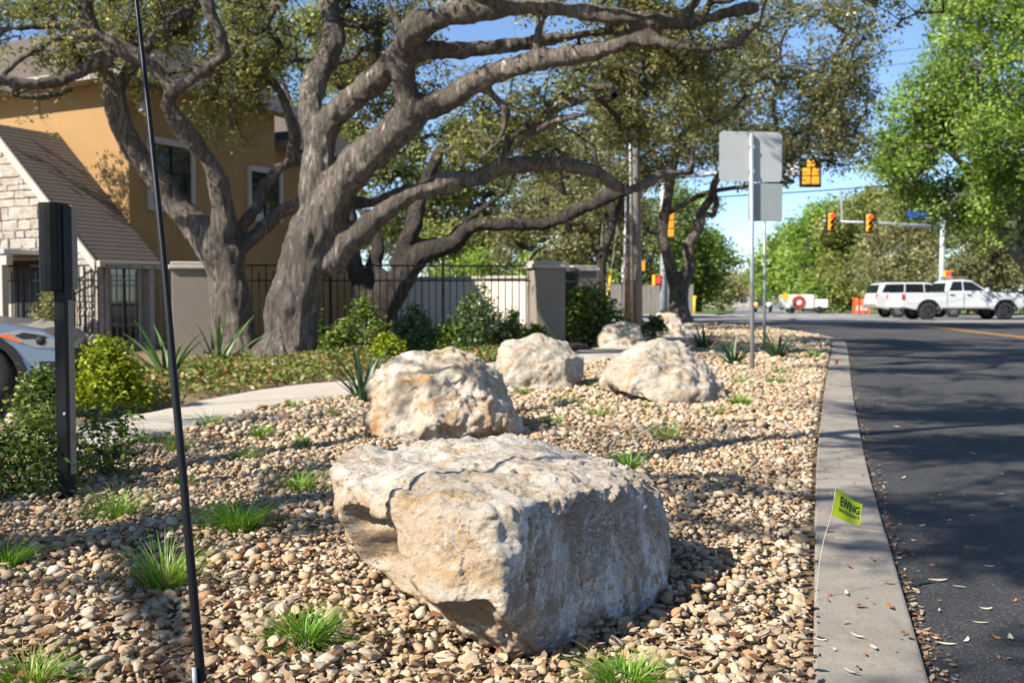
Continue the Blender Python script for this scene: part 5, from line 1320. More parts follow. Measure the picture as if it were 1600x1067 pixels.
def make_vehicle(name, loc, rz, label, cat, spec):
    t = thing(name, loc, label, cat, None, rz, local=True)
    P_, L, w = M[spec['paint']], spec['L'], spec['w']
    xf, xr, r = spec['xf'], spec['xr'], spec['r']
    z0 = spec['sill']; ar = r * 1.17
    def clip(pts): return [(x, max(z, z0)) for x, z in pts]
    top = spec['top']               # from front bumper over hood, belt to the tail, front first
    prof = top + [(-L / 2 + 0.02, z0 + .12), (xr - ar - .12, z0)] + clip(arch(xr, ar, r)[::-1]) + clip(arch(xf, ar, r)[::-1]) + [(xf + ar + .1, z0), (L / 2 - 0.04, z0 + .1)]
    bd = body_mesh(prof, w, spec['tuck']).build('body', P_, t, smooth=spec.get('smooth', False), bevel=spec.get('bev', 0.03))
    if spec.get('smooth'): bd.modifiers['bevel'].segments = 4; bd.data.set_sharp_from_angle(angle=R(40))
    # dark underbody and arches
    m = MB(); m.box((0, 0, z0 + .12), (L * .86, w * .82, .2)); m.build('underbody', M['black'], t)
    for xc in (xf, xr):
        for s in (-1, 1):
            m = MB(); o_ = [(xc + (ar + .05) * math.cos(a), s * (w / 2 + .012), r + (ar + .05) * math.sin(a)) for a in np.linspace(-.05, math.pi + .05, 13)]
            i_ = [(xc + (ar - .03) * math.cos(a), s * (w / 2 + .012), r + (ar - .03) * math.sin(a)) for a in np.linspace(-.05, math.pi + .05, 13)]
            m.add([Vector(p) for p in o_ + i_], [(k, k + 1, 14 + k, 13 + k) for k in range(12)])
            o = m.build('arch_trim', M['black'] if spec.get('flare', True) else P_, t); sm = o.modifiers.new('s', 'SOLIDIFY'); sm.thickness = .03; sm.offset = 0
    # cabin
    cb = spec['cab']                # list of (x, z) : A base, A top, C top, C base
    inset = spec.get('inset', .2)
    zb, zt = cb[0][1], cb[1][1]
    yb_, yt = w / 2 - spec['tuck'] - .01, w / 2 - spec['tuck'] - inset
    def cy_(z): return yb_ + (yt - yb_) * (z - zb) / (zt - zb)
    V = [Vector((x, s * cy_(z), z)) for s in (-1, 1) for x, z in cb]
    n = len(cb); m = MB()
    m.add(V, [list(range(n))[::-1], list(range(n, 2 * n))] + [(i, (i + 1) % n, n + (i + 1) % n, n + i) for i in range(n)])
    m.build('cabin', P_, t, bevel=.06)
    for poly in spec['glass']:
        for s in (-1, 1):
            m = MB(); m.prism([Vector((x, s * (cy_(z) + .004), z)) for x, z in poly], (0, s * .012, 0)); m.build('window', M['car_glass'], t)
    for (pa, pb) in spec['screens']:
        pa, pb = Vector((pa[0], 0, pa[1])), Vector((pb[0], 0, pb[1]))
        d = (pb - pa); nrm = Vector((d.z, 0, -d.x)).normalized()
        if nrm.x * pa.x < 0: nrm = -nrm
        if nrm.z < 0 and abs(nrm.x) < .3: nrm = -nrm
        q0, q1 = pa + d * .1 + nrm * .01, pa + d * .9 + nrm * .01
        y0, y1 = cy_(q0.z) - .09, cy_(q1.z) - .09
        m = MB(); m.prism([q0 + Vector((0, -y0, 0)), q0 + Vector((0, y0, 0)), q1 + Vector((0, y1, 0)), q1 + Vector((0, -y1, 0))], nrm * .012); m.build('windscreen', M['car_glass'], t)
    for x in (xf, xr):
        for s in (-1, 1): wheel_parts(t, x, s * (w / 2 - .13), r, .25, M[spec['rim']])
    for nm, mat, x, y, z, sx, sy, sz in spec['boxes']:
        for s in (-1, 1) if y else (1,):
            m = MB(); m.box((x, s * y, z), (sx, sy, sz)); m.build(nm, M[mat], t, bevel=min(sx, sy, sz) * .25)
    return t
PICK = dict(paint='white_paint', L=5.6, w=1.9, xf=1.86, xr=-1.62, r=.41, sill=.46, tuck=.06, rim='rim', inset=.16,
  top=[(2.76, .62), (2.78, .85), (2.70, 1.12), (2.45, 1.20), (1.35, 1.25), (1.1, 1.27), (-.62, 1.27), (-.66, 1.22), (-2.76, 1.22), (-2.79, .85)],
  cab=[(1.22, 1.24), (.42, 1.78), (.1, 1.82), (-.5, 1.81), (-.72, 1.70), (-.84, 1.24)],
  glass=[[(.94, 1.32), (.40, 1.70), (-.0, 1.73), (-.0, 1.32)], [(-.07, 1.32), (-.07, 1.73), (-.46, 1.72), (-.66, 1.32)]],
  screens=[((1.22, 1.24), (.42, 1.78)), ((-.72, 1.70), (-.84, 1.24))],
  boxes=[('headlight', 'lens', 2.62, .78, 1.04, .3, .3, .16), ('tail_light', 'red', -2.74, .9, 1.03, .12, .12, .26), ('grille', 'black', 2.76, 0, .92, .06, 1.1, .26), ('bumper', 'grey_plastic', 2.76, 0, .62, .16, 1.7, .2),
         ('rear_bumper', 'white_paint', -2.84, 0, .64, .16, 1.7, .2), ('mirror', 'white_paint', .98, 1.06, 1.36, .14, .2, .2), ('door_handle', 'black', -.55, .955, 1.13, .2, .03, .04), ('door_handle', 'black', .22, .955, 1.13, .2, .03, .04),
         ('bed_cover', 'black', -1.75, 0, 1.225, 1.95, 1.6, .03), ('roof_rack', 'grey_plastic', -.1, 0, 1.90, .72, 1.1, .12), ('sill_step', 'black', .1, .93, .5, 2.2, .1, .07), ('door_seam', 'black', -.03, .952, .9, .012, .01, .66), ('door_seam', 'black', 1.05, .952, .9, .012, .01, .6), ('door_seam', 'black', -.78, .952, .9, .012, .01, .6)])
SUVS = dict(paint='white_paint', L=4.85, w=1.92, xf=1.5, xr=-1.29, r=.39, sill=.42, tuck=.05, rim='rim_light', inset=.17,
  top=[(2.38, .6), (2.42, .85), (2.3, 1.08), (1.9, 1.17), (1.1, 1.22), (.9, 1.22), (-2.3, 1.24), (-2.4, 1.1), (-2.42, .75)],
  cab=[(1.15, 1.2), (.4, 1.74), (.1, 1.78), (-1.9, 1.78), (-2.15, 1.7), (-2.36, 1.2)],
  glass=[[(.9, 1.28), (.38, 1.68), (.05, 1.7), (.05, 1.28)], [(-.02, 1.28), (-.02, 1.7), (-.9, 1.7), (-.95, 1.28)], [(-1.03, 1.28), (-.98, 1.7), (-1.9, 1.68), (-2.14, 1.28)]],
  screens=[((1.15, 1.2), (.4, 1.74)), ((-2.15, 1.7), (-2.36, 1.2))],
  boxes=[('headlight', 'lens', 2.22, .76, .98, .3, .3, .14), ('tail_light', 'red', -2.36, .86, 1.05, .12, .14, .28), ('grille', 'black', 2.4, 0, .85, .06, 1.1, .24), ('bumper', 'grey_plastic', 2.4, 0, .58, .14, 1.7, .18), ('rear_bumper', 'grey_plastic', -2.42, 0, .58, .14, 1.7, .2),
         ('mirror', 'white_paint', .92, 1.06, 1.3, .13, .2, .18), ('door_handle', 'black', -.2, .965, 1.1, .2, .03, .04), ('door_handle', 'black', -1.1, .965, 1.1, .2, .03, .04), ('roof_rail', 'black', -.8, .62, 1.81, 2.0, .04, .04)])
CROSS = dict(smooth=True, bev=.085, paint='silver_paint', L=4.6, w=1.86, xf=1.42, xr=-1.27, r=.36, sill=.3, tuck=.09, rim='rim_light', inset=.2,
  top=[(2.18, .42), (2.29, .62), (2.24, .74), (2.02, .86), (1.7, .92), (1.2, .97), (.95, 1.0), (-2.1, 1.06), (-2.25, .9), (-2.28, .6)],
  cab=[(1.15, .97), (.25, 1.52), (-.1, 1.6), (-1.5, 1.58), (-1.8, 1.5), (-2.1, 1.02)],
  glass=[[(.85, 1.05), (.25, 1.46), (-.1, 1.52), (-.1, 1.05)], [(-.17, 1.05), (-.17, 1.52), (-1.0, 1.5), (-1.1, 1.05)], [(-1.17, 1.05), (-1.07, 1.5), (-1.5, 1.48), (-1.9, 1.08)]],
  screens=[((1.15, .97), (.25, 1.52)), ((-1.8, 1.5), (-2.1, 1.02))],
  boxes=[ ('tail_light', 'red', -2.2, .8, .9, .14, .2, .2), ('grille', 'black', 2.26, 0, .56, .08, 1.2, .22), ('lower_grille', 'black', 2.22, 0, .36, .1, 1.3, .12),
         ('mirror', 'silver_paint', .85, 1.0, 1.08, .12, .18, .14), ('door_handle', 'silver_paint', -.3, .93, .9, .2, .03, .03)])
DARK = dict(SUVS); DARK.update(paint='dark_paint', rim='rim'); DARK['boxes'] = [bx for bx in SUVS['boxes'] if bx[0] not in ('headlight', 'mirror')] + [('mirror', 'dark_paint', .92, 1.06, 1.3, .13, .2, .18)]
yt_ = 47.0
p = W(1492, 498, yt_); make_vehicle('pickup_truck', Vector((p.x, yt_, gz(yt_) - .036)), R(0.5), 'white double-cab pickup truck crossing the junction', 'pickup truck', PICK)
p = W(1432, 495, 52.5); make_vehicle('white_car', Vector((p.x, 52.5, gz(52.5) - .036)), R(1), 'white boxy sport utility car half hidden behind the pickup', 'car', SUVS)
make_vehicle('silver_car', Vector((-6.91, 10.62, gz(10.6) - .03)), R(15), 'silver car nosing in at the left edge behind the shrubs', 'car', CROSS)
t = bpy.data.objects['silver_car']
for s_ in (-1, 1):
    def side(pts, y, th): return [Vector((x, s_ * y, z)) for x, z in pts], (0, s_ * th, 0)
    m = MB(); m.prism(*side([(1.60, .795), (1.84, .845), (2.06, .81), (2.185, .72), (2.15, .66), (1.98, .66), (1.84, .715)], .918, .02)); hl = m.build('headlight', M['lens'], t, bevel=.006)
    m = MB(); m.prism(*side([(1.62, .793), (1.72, .812), (1.86, .722), (1.83, .718)], .936, .006)); m.build('marker_lamp', M['amber'], hl)
    m = MB(); m.lathe((2.02, s_ * .938, .74), [(0, s_ * .008), (.04, s_ * .008), (.048, 0)], 14, 'Y'); m.build('projector', M['black'], hl, True)
    m = MB(); m.prism(*side([(1.78, .79), (1.86, .822), (2.05, .79), (2.1, .765), (1.86, .755)], .937, .004)); m.build('brow_lamp', M['black'], hl)
    m = MB(); m.prism([Vector((2.275, s_ * .83, .745)), Vector((2.275, s_ * .42, .70)), Vector((2.285, s_ * .42, .64)), Vector((2.285, s_ * .83, .655))], (.02, 0, 0)); m.build('headlight', M['lens'], t)
    m = MB(); m.prism(*side([(2.0, .53), (2.2, .53), (2.18, .40), (2.02, .40)], .918, .015)); m.build('fog_lamp_bezel', M['black'], t)
p = W(1192, 487, 117); t = make_vehicle('dark_car', Vector((p.x, 117, gz(117) - .03)), R(-106), 'dark oncoming car with its headlights on, far down the street', 'car', DARK)
for s, mt in ((1, 'lamp_white'), (-1, 'lamp_amber')):
    m = MB(); m.lathe((2.42, s * .68, .95), [(0, .08), (.14, .07), (.18, .0), (.16, -.06)], 12, 'X'); m.build('headlight', M[mt], t, True)

# ------------------------------------------------------------------ shrubs and strap-leaved plants
def shrub(label, px, pyb, wpx, hpx, mat, per=22, n=90, L=0.05, Wd=0.028, depth=None, group=None, name='shrub', cat='shrub', Y=None, open_=False):
    b = G(px, pyb) if Y is None else W(px, pyb, Y)
    b.z = gz(b.y)
    s = b.y / FPX; w, h = wpx * s, hpx * s; d = depth or w * .8
    t = thing(name, b, label, cat, group)
    cl = []
    for i in range(n):
        a = rng.uniform(0, 2 * math.pi); rr_ = rng.uniform(0, 1) ** .5; zz = rng.uniform(0.08, 1.0)
        prof = math.sin(math.pi * min(1, zz * .72 + .28)) ** .6 if not open_ else .55 + .45 * math.sin(math.pi * zz)
        k = 1 + .22 * mnoise.noise(Vector((a * 1.3, zz * 3, px * .1)))
        cl.append((b.x + math.cos(a) * rr_ * w / 2 * prof * k, b.y + math.sin(a) * rr_ * d / 2 * prof, b.z + zz * h * (1 - .25 * rr_ ** 2) * k))
    cl = np.array(cl)
    nodes = []
    m = MB()
    for k in range(7):
        a = k * 2.4; q = [b + Vector((math.cos(a) * .02, math.sin(a) * .02, -.05)), b + Vector((math.cos(a) * w * .12, math.sin(a) * d * .12, h * .3)), b + Vector((math.cos(a) * w * .26, math.sin(a) * d * .26, h * .62))]
        pts = catmull([tuple(x) for x in q], h * .1); m.tube([Vector(x) for x in pts], [max(.003, .012 * h * (1.3 - i / len(pts))) for i in range(len(pts))], 5)
        nodes += [tuple(x) for x in pts[1:]]
    m.build('stems', M['bark'], t, True)
    V, F = grow(nodes, cl, .0022, .012)
    tag(link('twigs', fast_mesh('twigs', V - np.array(b), F, M['bark'], True), t), kind='stuff')
    crad = max(w, h) * .055 + .02
    pos = np.repeat(cl, per, 0) + rng.normal(0, crad, (n * per, 3))
    pos = pos[pos[:, 2] > b.z + .01]
    leaves_mesh('foliage', pos, L, Wd, mat, t, flat=.7)
    return t
shrub('dense lime-green rounded shrub in front of the stone pilaster', 165, 640, 130, 98, M['leaf_lime'], 34, 200, .05, .03)
shrub('dark leafy shrub at the left edge beside the black post', 45, 770, 165, 122, M['leaf_shrub'], 22, 140, .038, .022, open_=True)
shrub('airy small-leaved shrub just right of the black post', 168, 742, 112, 118, M['leaf_shrub'], 10, 85, .045, .024, open_=True)
shrub('loose yellow-green shrub in front of the silver car bumper', 62, 665, 95, 85, M['leaf_shrub'], 26, 110, .05, .028)
GS = 'shrubs along the iron fence'
shrub('leafy green shrub at the fence left of the dark oak trunk', 570, 552, 75, 85, M['leaf_shrub'], 24, 80, .09, .055, group=GS)
shrub('broad green shrub in front of the dark oak trunk', 650, 556, 85, 72, M['leaf_dark'], 24, 90, .09, .055, group=GS)
shrub('tall dark shrub climbing the fence behind the pitted boulder', 748, 548, 80, 100, M['leaf_dark'], 24, 100, .09, .05, group=GS, open_=True)
shrub('low dark shrub left of the near gate pillar', 800, 545, 60, 60, M['leaf_dark'], 24, 70, .09, .05, group=GS)
shrub('dark clipped shrub right behind the leaning trunk', 493, 552, 40, 60, M['leaf_dark'], 26, 60, .08, .05, group=GS)
shrub('bright low shrub between the trunk shrub and the leafy fence shrub', 530, 556, 60, 50, M['leaf_shrub'], 24, 60, .08, .05, group=GS)
shrub('sunlit round shrub between the two dark fence shrubs', 703, 558, 62, 58, M['leaf_shrub'], 24, 70, .08, .05, group=GS)
shrub('small bright shrub at the fence beneath the leafy green one', 605, 566, 60, 44, M['leaf_lime'], 22, 50, .07, .045, group=GS)
shrub('low leafy shrub at the foot of the near gate pillar', 838, 552, 56, 46, M['leaf_shrub'], 22, 50, .08, .05, group=GS)
shrub('big glossy bush between gate pillars and utility poles', 922, 538, 125, 85, M['leaf_shrub'], 26, 150, .11, .07)
shrub('grey-green shrub behind the fence beside the house door', 80, 545, 60, 95, M['leaf_olive'], 24, 70, .09, .05, Y=21.6)
shrub('low green plant at the foot of the grey utility pole', 1022, 532, 44, 40, M['leaf_dark'], 20, 40, .1, .06)
# ground cover beyond the footpath
n = 0; pos = []
for i in range(26000):
    y = rng.uniform(10.4, 20.5)
    xf = interp([(8, -4.3), (9.85, -3.6), (11.4, -3.35), (13.1, -2.86), (14.2, -2.0), (17, -0.6), (20, 0.9), (25, 3)], y)
    x = xf - 0.12 - rng.uniform(0, 1) ** .8 * (2.6 + .26 * (y - 10))
    if x / y * 1600 + 800 < 170: continue
    q = mnoise.noise(Vector((x * .8, y * .8, 2)))
    if q < -.12 and rng.uniform() < .8: continue
    h = .13 + .16 * max(0, q + .2)
    pos.append((x, y, gz(y) + rng.uniform(0, 1) * h))
gcover = leaves_mesh('ground_cover', np.array(pos), .075, .045, M['leaf_cover'], None, flat=1.0)
tag(gcover, 'low patchy green and brown ground cover beyond the footpath', 'ground cover', kind='stuff')
def blades_mesh(name, N, R0, L0, L1, wd, mat, parent, lean, droop, org, seg=4, tipw=0.15, tb=0.5):
    a = rng.uniform(0, 2 * np.pi, N); rr_ = R0 * rng.uniform(0, 1, N) ** .6
    L = rng.uniform(L0, L1, N); th = np.abs(rng.normal(0, lean, N)) + rr_ / max(R0, 1e-6) * lean * .8
    d = np.stack([np.cos(a), np.sin(a)], 1); s = np.stack([-np.sin(a), np.cos(a)], 1)
    tw = rng.normal(0, .5, N); d2 = d * np.cos(tw)[:, None] + s * np.sin(tw)[:, None]
    base = d * rr_[:, None]
    rows = []
    for k in range(seg + 1):
        u = k / seg
        hor = L * (np.sin(th) * u + droop * u ** 2.2 * np.cos(th * .4)); ver = L * (np.cos(th) * u - droop * .75 * u ** 2.6)
        w = wd * (1 - (1 - tipw) * u ** 1.6) * np.where(u == 0, .7, 1)
        c = np.column_stack([base + d2 * hor[:, None], np.maximum(ver, .0)])
        side = np.column_stack([s, np.zeros(N)]) * (w / 2 * np.ones(N))[:, None]
        rows += [c - side, c + side]
    V = np.stack(rows, 1).reshape(-1, 3)
    nv = 2 * (seg + 1); F = []
    b0 = (np.arange(N) * nv)[:, None]
    for k in range(seg): F.append(b0 + np.array([[2 * k, 2 * k + 1, 2 * k + 3, 2 * k + 2]]))
    F = np.stack(F, 1).reshape(-1, 4)
    tint = np.repeat(np.clip(rng.normal(tb, .3, N), 0, 1), seg)
    return link(name, fast_mesh(name, V, F, mat, True, tint), parent)
def strap(label, px, pyb, wpx, hpx, mat='strap', N=34, wd=.035, lean=.5, droop=.1, cat='plant', name='strap_leaf_plant', group='strap-leaved plants'):
    b = G(px, pyb); b.z = gz(b.y); s = b.y / FPX
    t = thing(name, b, label, cat, group)
    h = hpx * s
    blades_mesh('leaves', N, wpx * s * .1, h * .6, h * 1.1, wd, M[mat], t, lean, droop, b, 5, .08)
    return t
strap('dark spiky plant just right of the pointed boulder', 1100, 547, 62, 52, N=30, wd=.055)
strap('dark spiky plant directly left of the street sign post', 1145, 570, 66, 54, N=34, wd=.05)
strap('dark spiky plant right of the street sign post', 1215, 560, 76, 60, N=36, wd=.055)
strap('tall strap-leaved plant left of the pitted white boulder', 570, 628, 120, 112, N=44, wd=.042, droop=.22, lean=.34)
strap('spiky tuft peeping over the top of the pitted white boulder', 700, 575, 60, 48, N=22, wd=.035)
strap('narrow-leaved plant in the gap between pitted and blocky boulders', 772, 600, 46, 50, N=16, wd=.04, lean=.6)
strap('wide dark plant in front of the near gate pillar', 858, 540, 80, 52, N=44, wd=.06)
strap('pale spiky plant at the fence left of the near gate pillar', 808, 545, 50, 48, N=24, wd=.055)
strap('fan-leaved palmetto below the taupe pillar', 262, 596, 130, 118, 'palm', 30, .075, .6, .2, 'palmetto', 'palmetto')
strap('young upright palmetto at the foot of the Y-shaped oak', 343, 572, 80, 96, 'palm', 18, .07, .5, .15, 'palmetto', 'palmetto')

# ------------------------------------------------------------------ grass tufts in the gravel
tufts = [(255, 925, 115, 72, 'bright grass clump left of the huge boulder, right beside the black whip rod'), (475, 1006, 105, 62, 'dark grass clump in the gravel just left of the huge boulder base'),
 (180, 812, 95, 50, 'grass clump in the gravel right of the black post foot'), (370, 830, 90, 60, 'pale airy grass clump between the whip rod and the huge boulder'),
 (12, 885, 70, 48, 'grass clump cut by the left picture edge below the dark shrub'), (45, 1075, 150, 60, 'sprawling grass at the bottom left picture corner'),
 (975, 1080, 150, 62, 'bright grass at the bottom edge right of the boulder base'), (467, 768, 66, 45, 'grass clump left of the huge boulder top corner'), (982, 738, 64, 32, 'dark grass tuft behind the right shoulder of the huge boulder'),
 (384, 720, 46, 24, 'low grass tuft midway between whip rod and pitted boulder'), (288, 760, 44, 26, 'small grass tuft touching the whip rod halfway down'), (272, 708, 54, 34, 'grass tuft left behind the whip rod near the path'),
 (228, 694, 28, 32, 'thin grass tuft at the left end of the visible path'), (330, 670, 36, 36, 'wispy grass tuft on the path edge right of the whip rod'), (407, 682, 42, 28, 'wide grass tuft at the path edge above the low tuft'),
 (470, 697, 42, 20, 'low grass tuft left of the pitted boulder foot'), (458, 641, 20, 20, 'tiny grass sprig at the middle of the path edge'), (517, 653, 20, 18, 'tiny grass sprig near the tall strap-leaved plant'),
 (1040, 692, 46, 42, 'upright grass tuft in the open gravel below the long low boulder'), (935, 650, 30, 28, 'slim grass tuft left below the long low boulder'), (862, 662, 58, 16, 'flat grass patch right of the pitted boulder'),
 (1155, 634, 58, 18, 'flat grass patch at the right foot of the long low boulder'), (1118, 650, 26, 22, 'small bright tuft under the right end of the long low boulder'), (815, 617, 42, 16, 'grass tuft at the foot of the blocky boulder'),
 (915, 606, 42, 12, 'grass between the blocky and long low boulders'), (885, 630, 84, 14, 'thin wide grass streak below the blocky boulder'), (1015, 640, 36, 15, 'grass sprig below the middle of the long low boulder'),
 (1212, 600, 42, 16, 'bright grass tuft right below the street sign post'), (1160, 602, 36, 18, 'grass tuft left below the street sign post'), (1270, 560, 32, 18, 'dark grass tuft beside the small orange marker'), (1220, 585, 30, 18, 'bright grass under the spiky plant right of the sign')]
for px, py, w, h, lab in tufts:
    b = G(px, py); b.z = bedz(b.x, b.y) if b.y < 30 else gz(b.y); s = b.y / FPX
    t = thing('grass_tuft', b, lab, 'grass', 'grass tufts in the gravel')
    N = int(min(520, max(60, w * 4.4)) * rng.uniform(.55, 1.0))
    dark = 'dark' in lab
    blades_mesh('blades', N, w * s * .26, h * s * .6, h * s * 1.5, (.0034 + .00045 * b.y) * rng.uniform(.85, 1.1), M['grass'], t, rng.uniform(.35, .7), rng.uniform(.15, .5), b, 4 if b.y < 6 else 3, .1, .35 if dark else rng.uniform(.42, .6))

# ------------------------------------------------------------------ black post with intercom box
b = G(104, 776)
t = thing('intercom_post', b, 'black square steel post with a tall black keypad box, left in the gravel', 'post')
w_ = 21 * b.y / FPX; rzp = R(-12)
topz = W(104, 322, b.y).z
m = MB(); m.box((b.x, b.y, (topz - .1) / 2), (w_ * .92, w_ * .92, topz + .1), rzp); m.build('post', M['black_metal'], t, bevel=.004)
m = MB(); Mr = Matrix.Rotation(rzp, 3, 'Z')
z0_, z1_ = W(90, 455, b.y).z, W(90, 318, b.y).z
hw, dp = 17 * b.y / FPX, .09
prof = []
for k in range(7):
    u = k / 6 * math.pi; prof.append(Vector((-math.cos(u) * hw, -math.sin(u) * .045, 0)))
prof += [Vector((hw, dp, 0)), Vector((-hw, dp, 0))]
c = Vector((b.x - 13 * b.y / FPX, b.y - .05, z0_))
m.prism([c + Mr @ q for q in prof], (0, 0, z1_ - z0_)); o = m.build('keypad_box', M['black_metal'], t, bevel=.006)
m = MB(); m.box(Vector((b.x + 4 * b.y / FPX, b.y + .06, (z0_ + z1_) / 2)), (.075, .05, z1_ - z0_ - .02), rzp); m.build('back_plate', M['grey_plastic'], t, bevel=.004)
m = MB(); m.box(Vector((b.x + w_ * .45, b.y + .012, topz / 2 - .2)), (.012, w_ * .7, topz * .6), rzp); m.build('side_cover', M['grey_plastic'], t)
m = MB(); m.tube([b + Vector((w_ * .2, -w_ * .47, .48)), b + Vector((w_ * .2, -w_ * .47 - .012, .48))], .008, 10); m.build('lock', M['galv'], t)
# ------------------------------------------------------------------ tall thin black whip rod in the foreground
pts = [(319, 1105, 2.86), (315, 1067, 2.86), (299, 890, 2.88), (285, 730, 2.92), (271, 580, 2.98), (258, 430, 3.05), (240, 250, 3.15), (224, 100, 3.25), (211, -15, 3.33), (196, -140, 3.42)]
q = [W(*p_) for p_ in pts]; q[0].z = min(q[0].z, 0.0)
rad = np.interp(range(len(q)), [0, len(q) - 1], [.0145, .0062])
t = thing('whip_rod', Vector((q[0].x, q[0].y, 0)), 'long thin tapering black rod leaning up across the left foreground', 'rod')
cr = catmull([(p_.x, p_.y, p_.z, r_) for p_, r_ in zip(q, rad)], .12)
m = MB(); m.tube([Vector(x[:3]) for x in cr], [x[3] for x in cr], 14); m.build('shaft', M['whip'], t, True)
st = G(308, 1075)
m = MB(); m.tube([Vector((q[0].x - .018, q[0].y - .015, -.03)), Vector((q[0].x - .022, q[0].y - .015, .085))], .007, 10); m.build('ground_stake', M['galv'], t, True)

# ------------------------------------------------------------------ marker flags
base = G(1272, 944); c00, c01, c10, c11 = W(1299, 803, 3.80), W(1306, 763, 3.80), W(1345, 821, 3.84), W(1348, 788, 3.85)
t = thing('marker_flag', base, 'lime green lettered marker flag on a thin wire at the kerb edge', 'flag')
m = MB(); cr = catmull([tuple(base - UP * .05), tuple(W(1283, 863, 3.78)), tuple(c00), tuple(c01 + UP * .003)], .04); m.tube([Vector(x) for x in cr], .0013, 6); m.build('wire', M['wire'], t, True)
def flagp(u, v, off=0.0):
    p_ = c00 * (1 - u) * (1 - v) + c10 * u * (1 - v) + c01 * (1 - u) * v + c11 * u * v
    nrm = (c10 - c00).cross(c01 - c00).normalized()
    if nrm.y > 0: nrm = -nrm
    wv = .006 * math.sin(u * 5.2 + v * 1.4) * (.25 + u) + .004 * math.sin(v * 4 + u * 2)
    sag = -.007 * math.sin(math.pi * u) * (1 - v) + .004 * math.sin(u * 6.3) * v
    return p_ + nrm * (wv + off) + UP * sag
nu, nv = 18, 10
m = MB(); m.add([flagp(i / nu, j / nv) for j in range(nv + 1) for i in range(nu + 1)], [(j * (nu + 1) + i, j * (nu + 1) + i + 1, (j + 1) * (nu + 1) + i + 1, (j + 1) * (nu + 1) + i) for j in range(nv) for i in range(nu)])
fl = m.build('flag', M['flag'], t, True)
def lettering(txt, u0, u1, v0, v1, bold):
    cu = bpy.data.curves.new('txt', 'FONT'); cu.body = txt; cu.size = 1.0; cu.offset = bold; cu.resolution_u = 3
    tmp = bpy.data.objects.new('txt', cu); C.objects.link(tmp)
    me = bpy.data.meshes.new_from_object(tmp.evaluated_get(bpy.context.evaluated_depsgraph_get()))
    bpy.data.objects.remove(tmp)
    bm = bmesh.new(); bm.from_mesh(me); bmesh.ops.triangulate(bm, faces=bm.faces)
    bmesh.ops.subdivide_edges(bm, edges=[e for e in bm.edges if e.calc_length() > .25], cuts=2, use_grid_fill=False)
    bmesh.ops.triangulate(bm, faces=bm.faces)
    xs = [v.co.x for v in bm.verts]; ys = [v.co.y for v in bm.verts]; x0, x1, y0, y1 = min(xs), max(xs), min(ys), max(ys)
    og = ORG[t.name]
    for v in bm.verts:
        v.co = flagp(u0 + (v.co.x - x0) / (x1 - x0) * (u1 - u0), v0 + (v.co.y - y0) / (y1 - y0) * (v1 - v0), .0009) - og
    bm.to_mesh(me); bm.free(); me.materials.clear(); me.materials.append(M['black'])
    return link('lettering', me, fl)
lettering('EWING', .20, .95, .46, .82, .03)
lettering('IRRIGATION PRODUCTS', .17, .95, .26, .39, .02)
b = G(1305, 574)
t = thing('marker_flag', b, 'tiny orange marker at the far end of the kerb', 'flag')
s = b.y / FPX
m = MB(); m.tube([b, b + UP * 14 * s], .004, 6); m.build('wire', M['wire'], t)
m = MB(); m.prism([b + Vector((0, 0, 4 * s)), b + Vector((6 * s, .01, 5 * s)), b + Vector((5 * s, .02, 11 * s)), b + Vector((0, 0, 14 * s))], (0, .004, 0)); m.build('flag', M['orange'], t)

# ------------------------------------------------------------------ fallen leaves
def leaf_obj_mesh(name, mat, L, Wd, curl, seed):
    r = random.Random(seed); V = []; F = []; n = 6
    for k in range(n + 1):
        u = k / n; w = Wd * math.sin(math.pi * min(1, .06 + u * .94)) ** .8 / 2 + .0006
        x = (u - .5) * L; z = curl * (2 * u - 1) ** 2 + .002
        for s_ in (-1, 0, 1): V.append((x, s_ * w + .006 * math.sin(u * 3 + seed), z + abs(s_) * curl * .35))
    for k in range(n):
        for j in range(2): F.append((3 * k + j, 3 * k + j + 1, 3 * k + 4 + j, 3 * k + 3 + j))
    return fast_mesh(name, V, F, mat, True, [r.random()] * len(F))
tan = [leaf_obj_mesh('leaf', M['leaf_tan'], .062, .02, r_, i) for i, r_ in enumerate((.002, .005, .008))]
rust = [leaf_obj_mesh('leaf', M['leaf_rust'], .05, .02, r_, i) for i, r_ in enumerate((.003, .007, .010))]
kerb_leaves = [(1340, 999, 0), (1364, 1016, 0), (1330, 1056, 0), (1345, 952, 1), (1353, 1027, 1), (1392, 951, 1), (1323, 932, 0), (1295, 834, 1), (1310, 845, 0), (1326, 889, 1), (1362, 877, 1), (1303, 1020, 0), (1280, 1005, 0), (1290, 750, 1), (1318, 772, 0), (1385, 912, 1)]
road_leaves = [(1440, 812, 0), (1500, 906, 0), (1466, 897, 0), (1510, 988, 0), (1477, 992, 0), (1556, 983, 1), (1578, 985, 0), (1540, 940, 0), (1508, 863, 1), (1513, 846, 1), (1537, 852, 1), (1453, 841, 1), (1411, 847, 1), (1546, 874, 0), (1586, 928, 1), (1532, 960, 0),
   (1500, 812, 0), (1482, 805, 0), (1420, 795, 0), (1520, 797, 0), (1560, 765, 0), (1468, 766, 0), (1405, 885, 1), (1427, 950, 1), (1418, 943, 1), (1590, 1055, 1), (1440, 690, 1), (1480, 655, 1), (1380, 628, 0), (1400, 662, 0), (1520, 703, 0), (1565, 735, 0), (1410, 740, 0), (1455, 720, 0), (1590, 690, 0), (1412, 1062, 1), (1450, 1055, 1)]
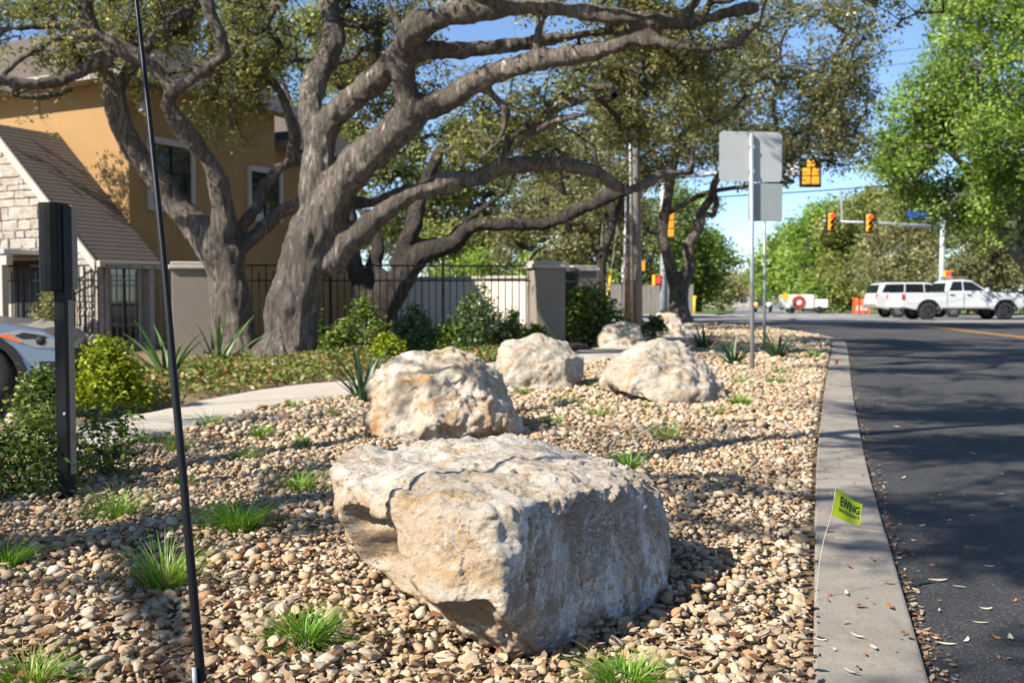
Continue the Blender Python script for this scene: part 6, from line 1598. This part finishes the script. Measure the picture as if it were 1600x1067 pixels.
for lst, zz, where in ((kerb_leaves, .010, 'concrete kerb strip'), (road_leaves, -.028, 'dark asphalt')):
    for px, py, k in lst:
        p_ = G(px, py); o = bpy.data.objects.new('fallen_leaf', (rust if k else tan)[int(rng.integers(0, 3))]); C.objects.link(o)
        o.location = (p_.x, p_.y, gz(p_.y) + zz); o.rotation_euler = (rng.normal(0, .12), rng.normal(0, .12), rng.uniform(0, 6.28))
        sc_ = .72 * max(.5, 1 + .3 * rng.normal()); o.scale = (sc_,) * 3
        nm = 'rust-brown' if k else 'pale tan'
        tag(o, f'small {nm} dead oak leaf lying on the {where}', 'leaf', f'{nm} leaves on the {where}')
# litter too small to count: in the gravel, along the kerb joint and over the road
def litter(name, P_, L, mat, label):
    P_ = np.array(P_); n = len(P_)
    a = rng.uniform(0, 6.283, n); u = np.stack([np.cos(a), np.sin(a), rng.normal(0, .22, n)], 1); w = np.stack([-np.sin(a), np.cos(a), rng.normal(0, .3, n)], 1)
    s_ = L * rng.uniform(.55, 1.25, (n, 1)) / 2; cu = rng.uniform(-.15, .5, (n, 1)) * s_ * np.array([[0, 0, 1.0]])
    V = np.stack([P_ + u * s_ * x + w * s_ * y * .46 + cu * (x * x + .5 * abs(y)) for x, y in ((-1, 0), (-.4, .85), (.35, .9), (1, 0), (.3, -.95), (-.45, -.8))], 1)
    o = link(name, fast_mesh(name, V.reshape(-1, 3), np.arange(n * 6).reshape(-1, 6), mat, True, rng.uniform(0, 1, n)))
    return tag(o, label, 'leaf litter', kind='stuff')
Pl = []
for i in range(9000):
    y = 2.6 + 14 * rng.uniform() ** 1.8; x = rng.uniform(max(xpath(y), -.55 * y), xkerb(y)); Pl.append((x, y, bedz(x, y) + rng.uniform(.015, .05)))
litter('leaf_litter', Pl, .042, M['dead_leaf'], 'brown leaf litter scattered between the gravel stones')
Pl = []
for i in range(1500):
    y = 2.7 + 26 * rng.uniform() ** 1.5; x = xkerb(y) + .34 + abs(rng.normal(0, .05)); Pl.append((x, y, gz(y) - .022))
for i in range(900):
    y = 3.0 + 26 * rng.uniform() ** 1.2; x = xkerb(y) + .36 + rng.uniform(0, 6); Pl.append((x, y, gz(y) - .024))
for i in range(160):
    y = 2.8 + 16 * rng.uniform(); x = xkerb(y) + rng.uniform(.01, .32); Pl.append((x, y, gz(y) + .012))
litter('street_litter', Pl, .026, M['dead_leaf'], 'tiny dead leaves and bits along the kerb joint and road')
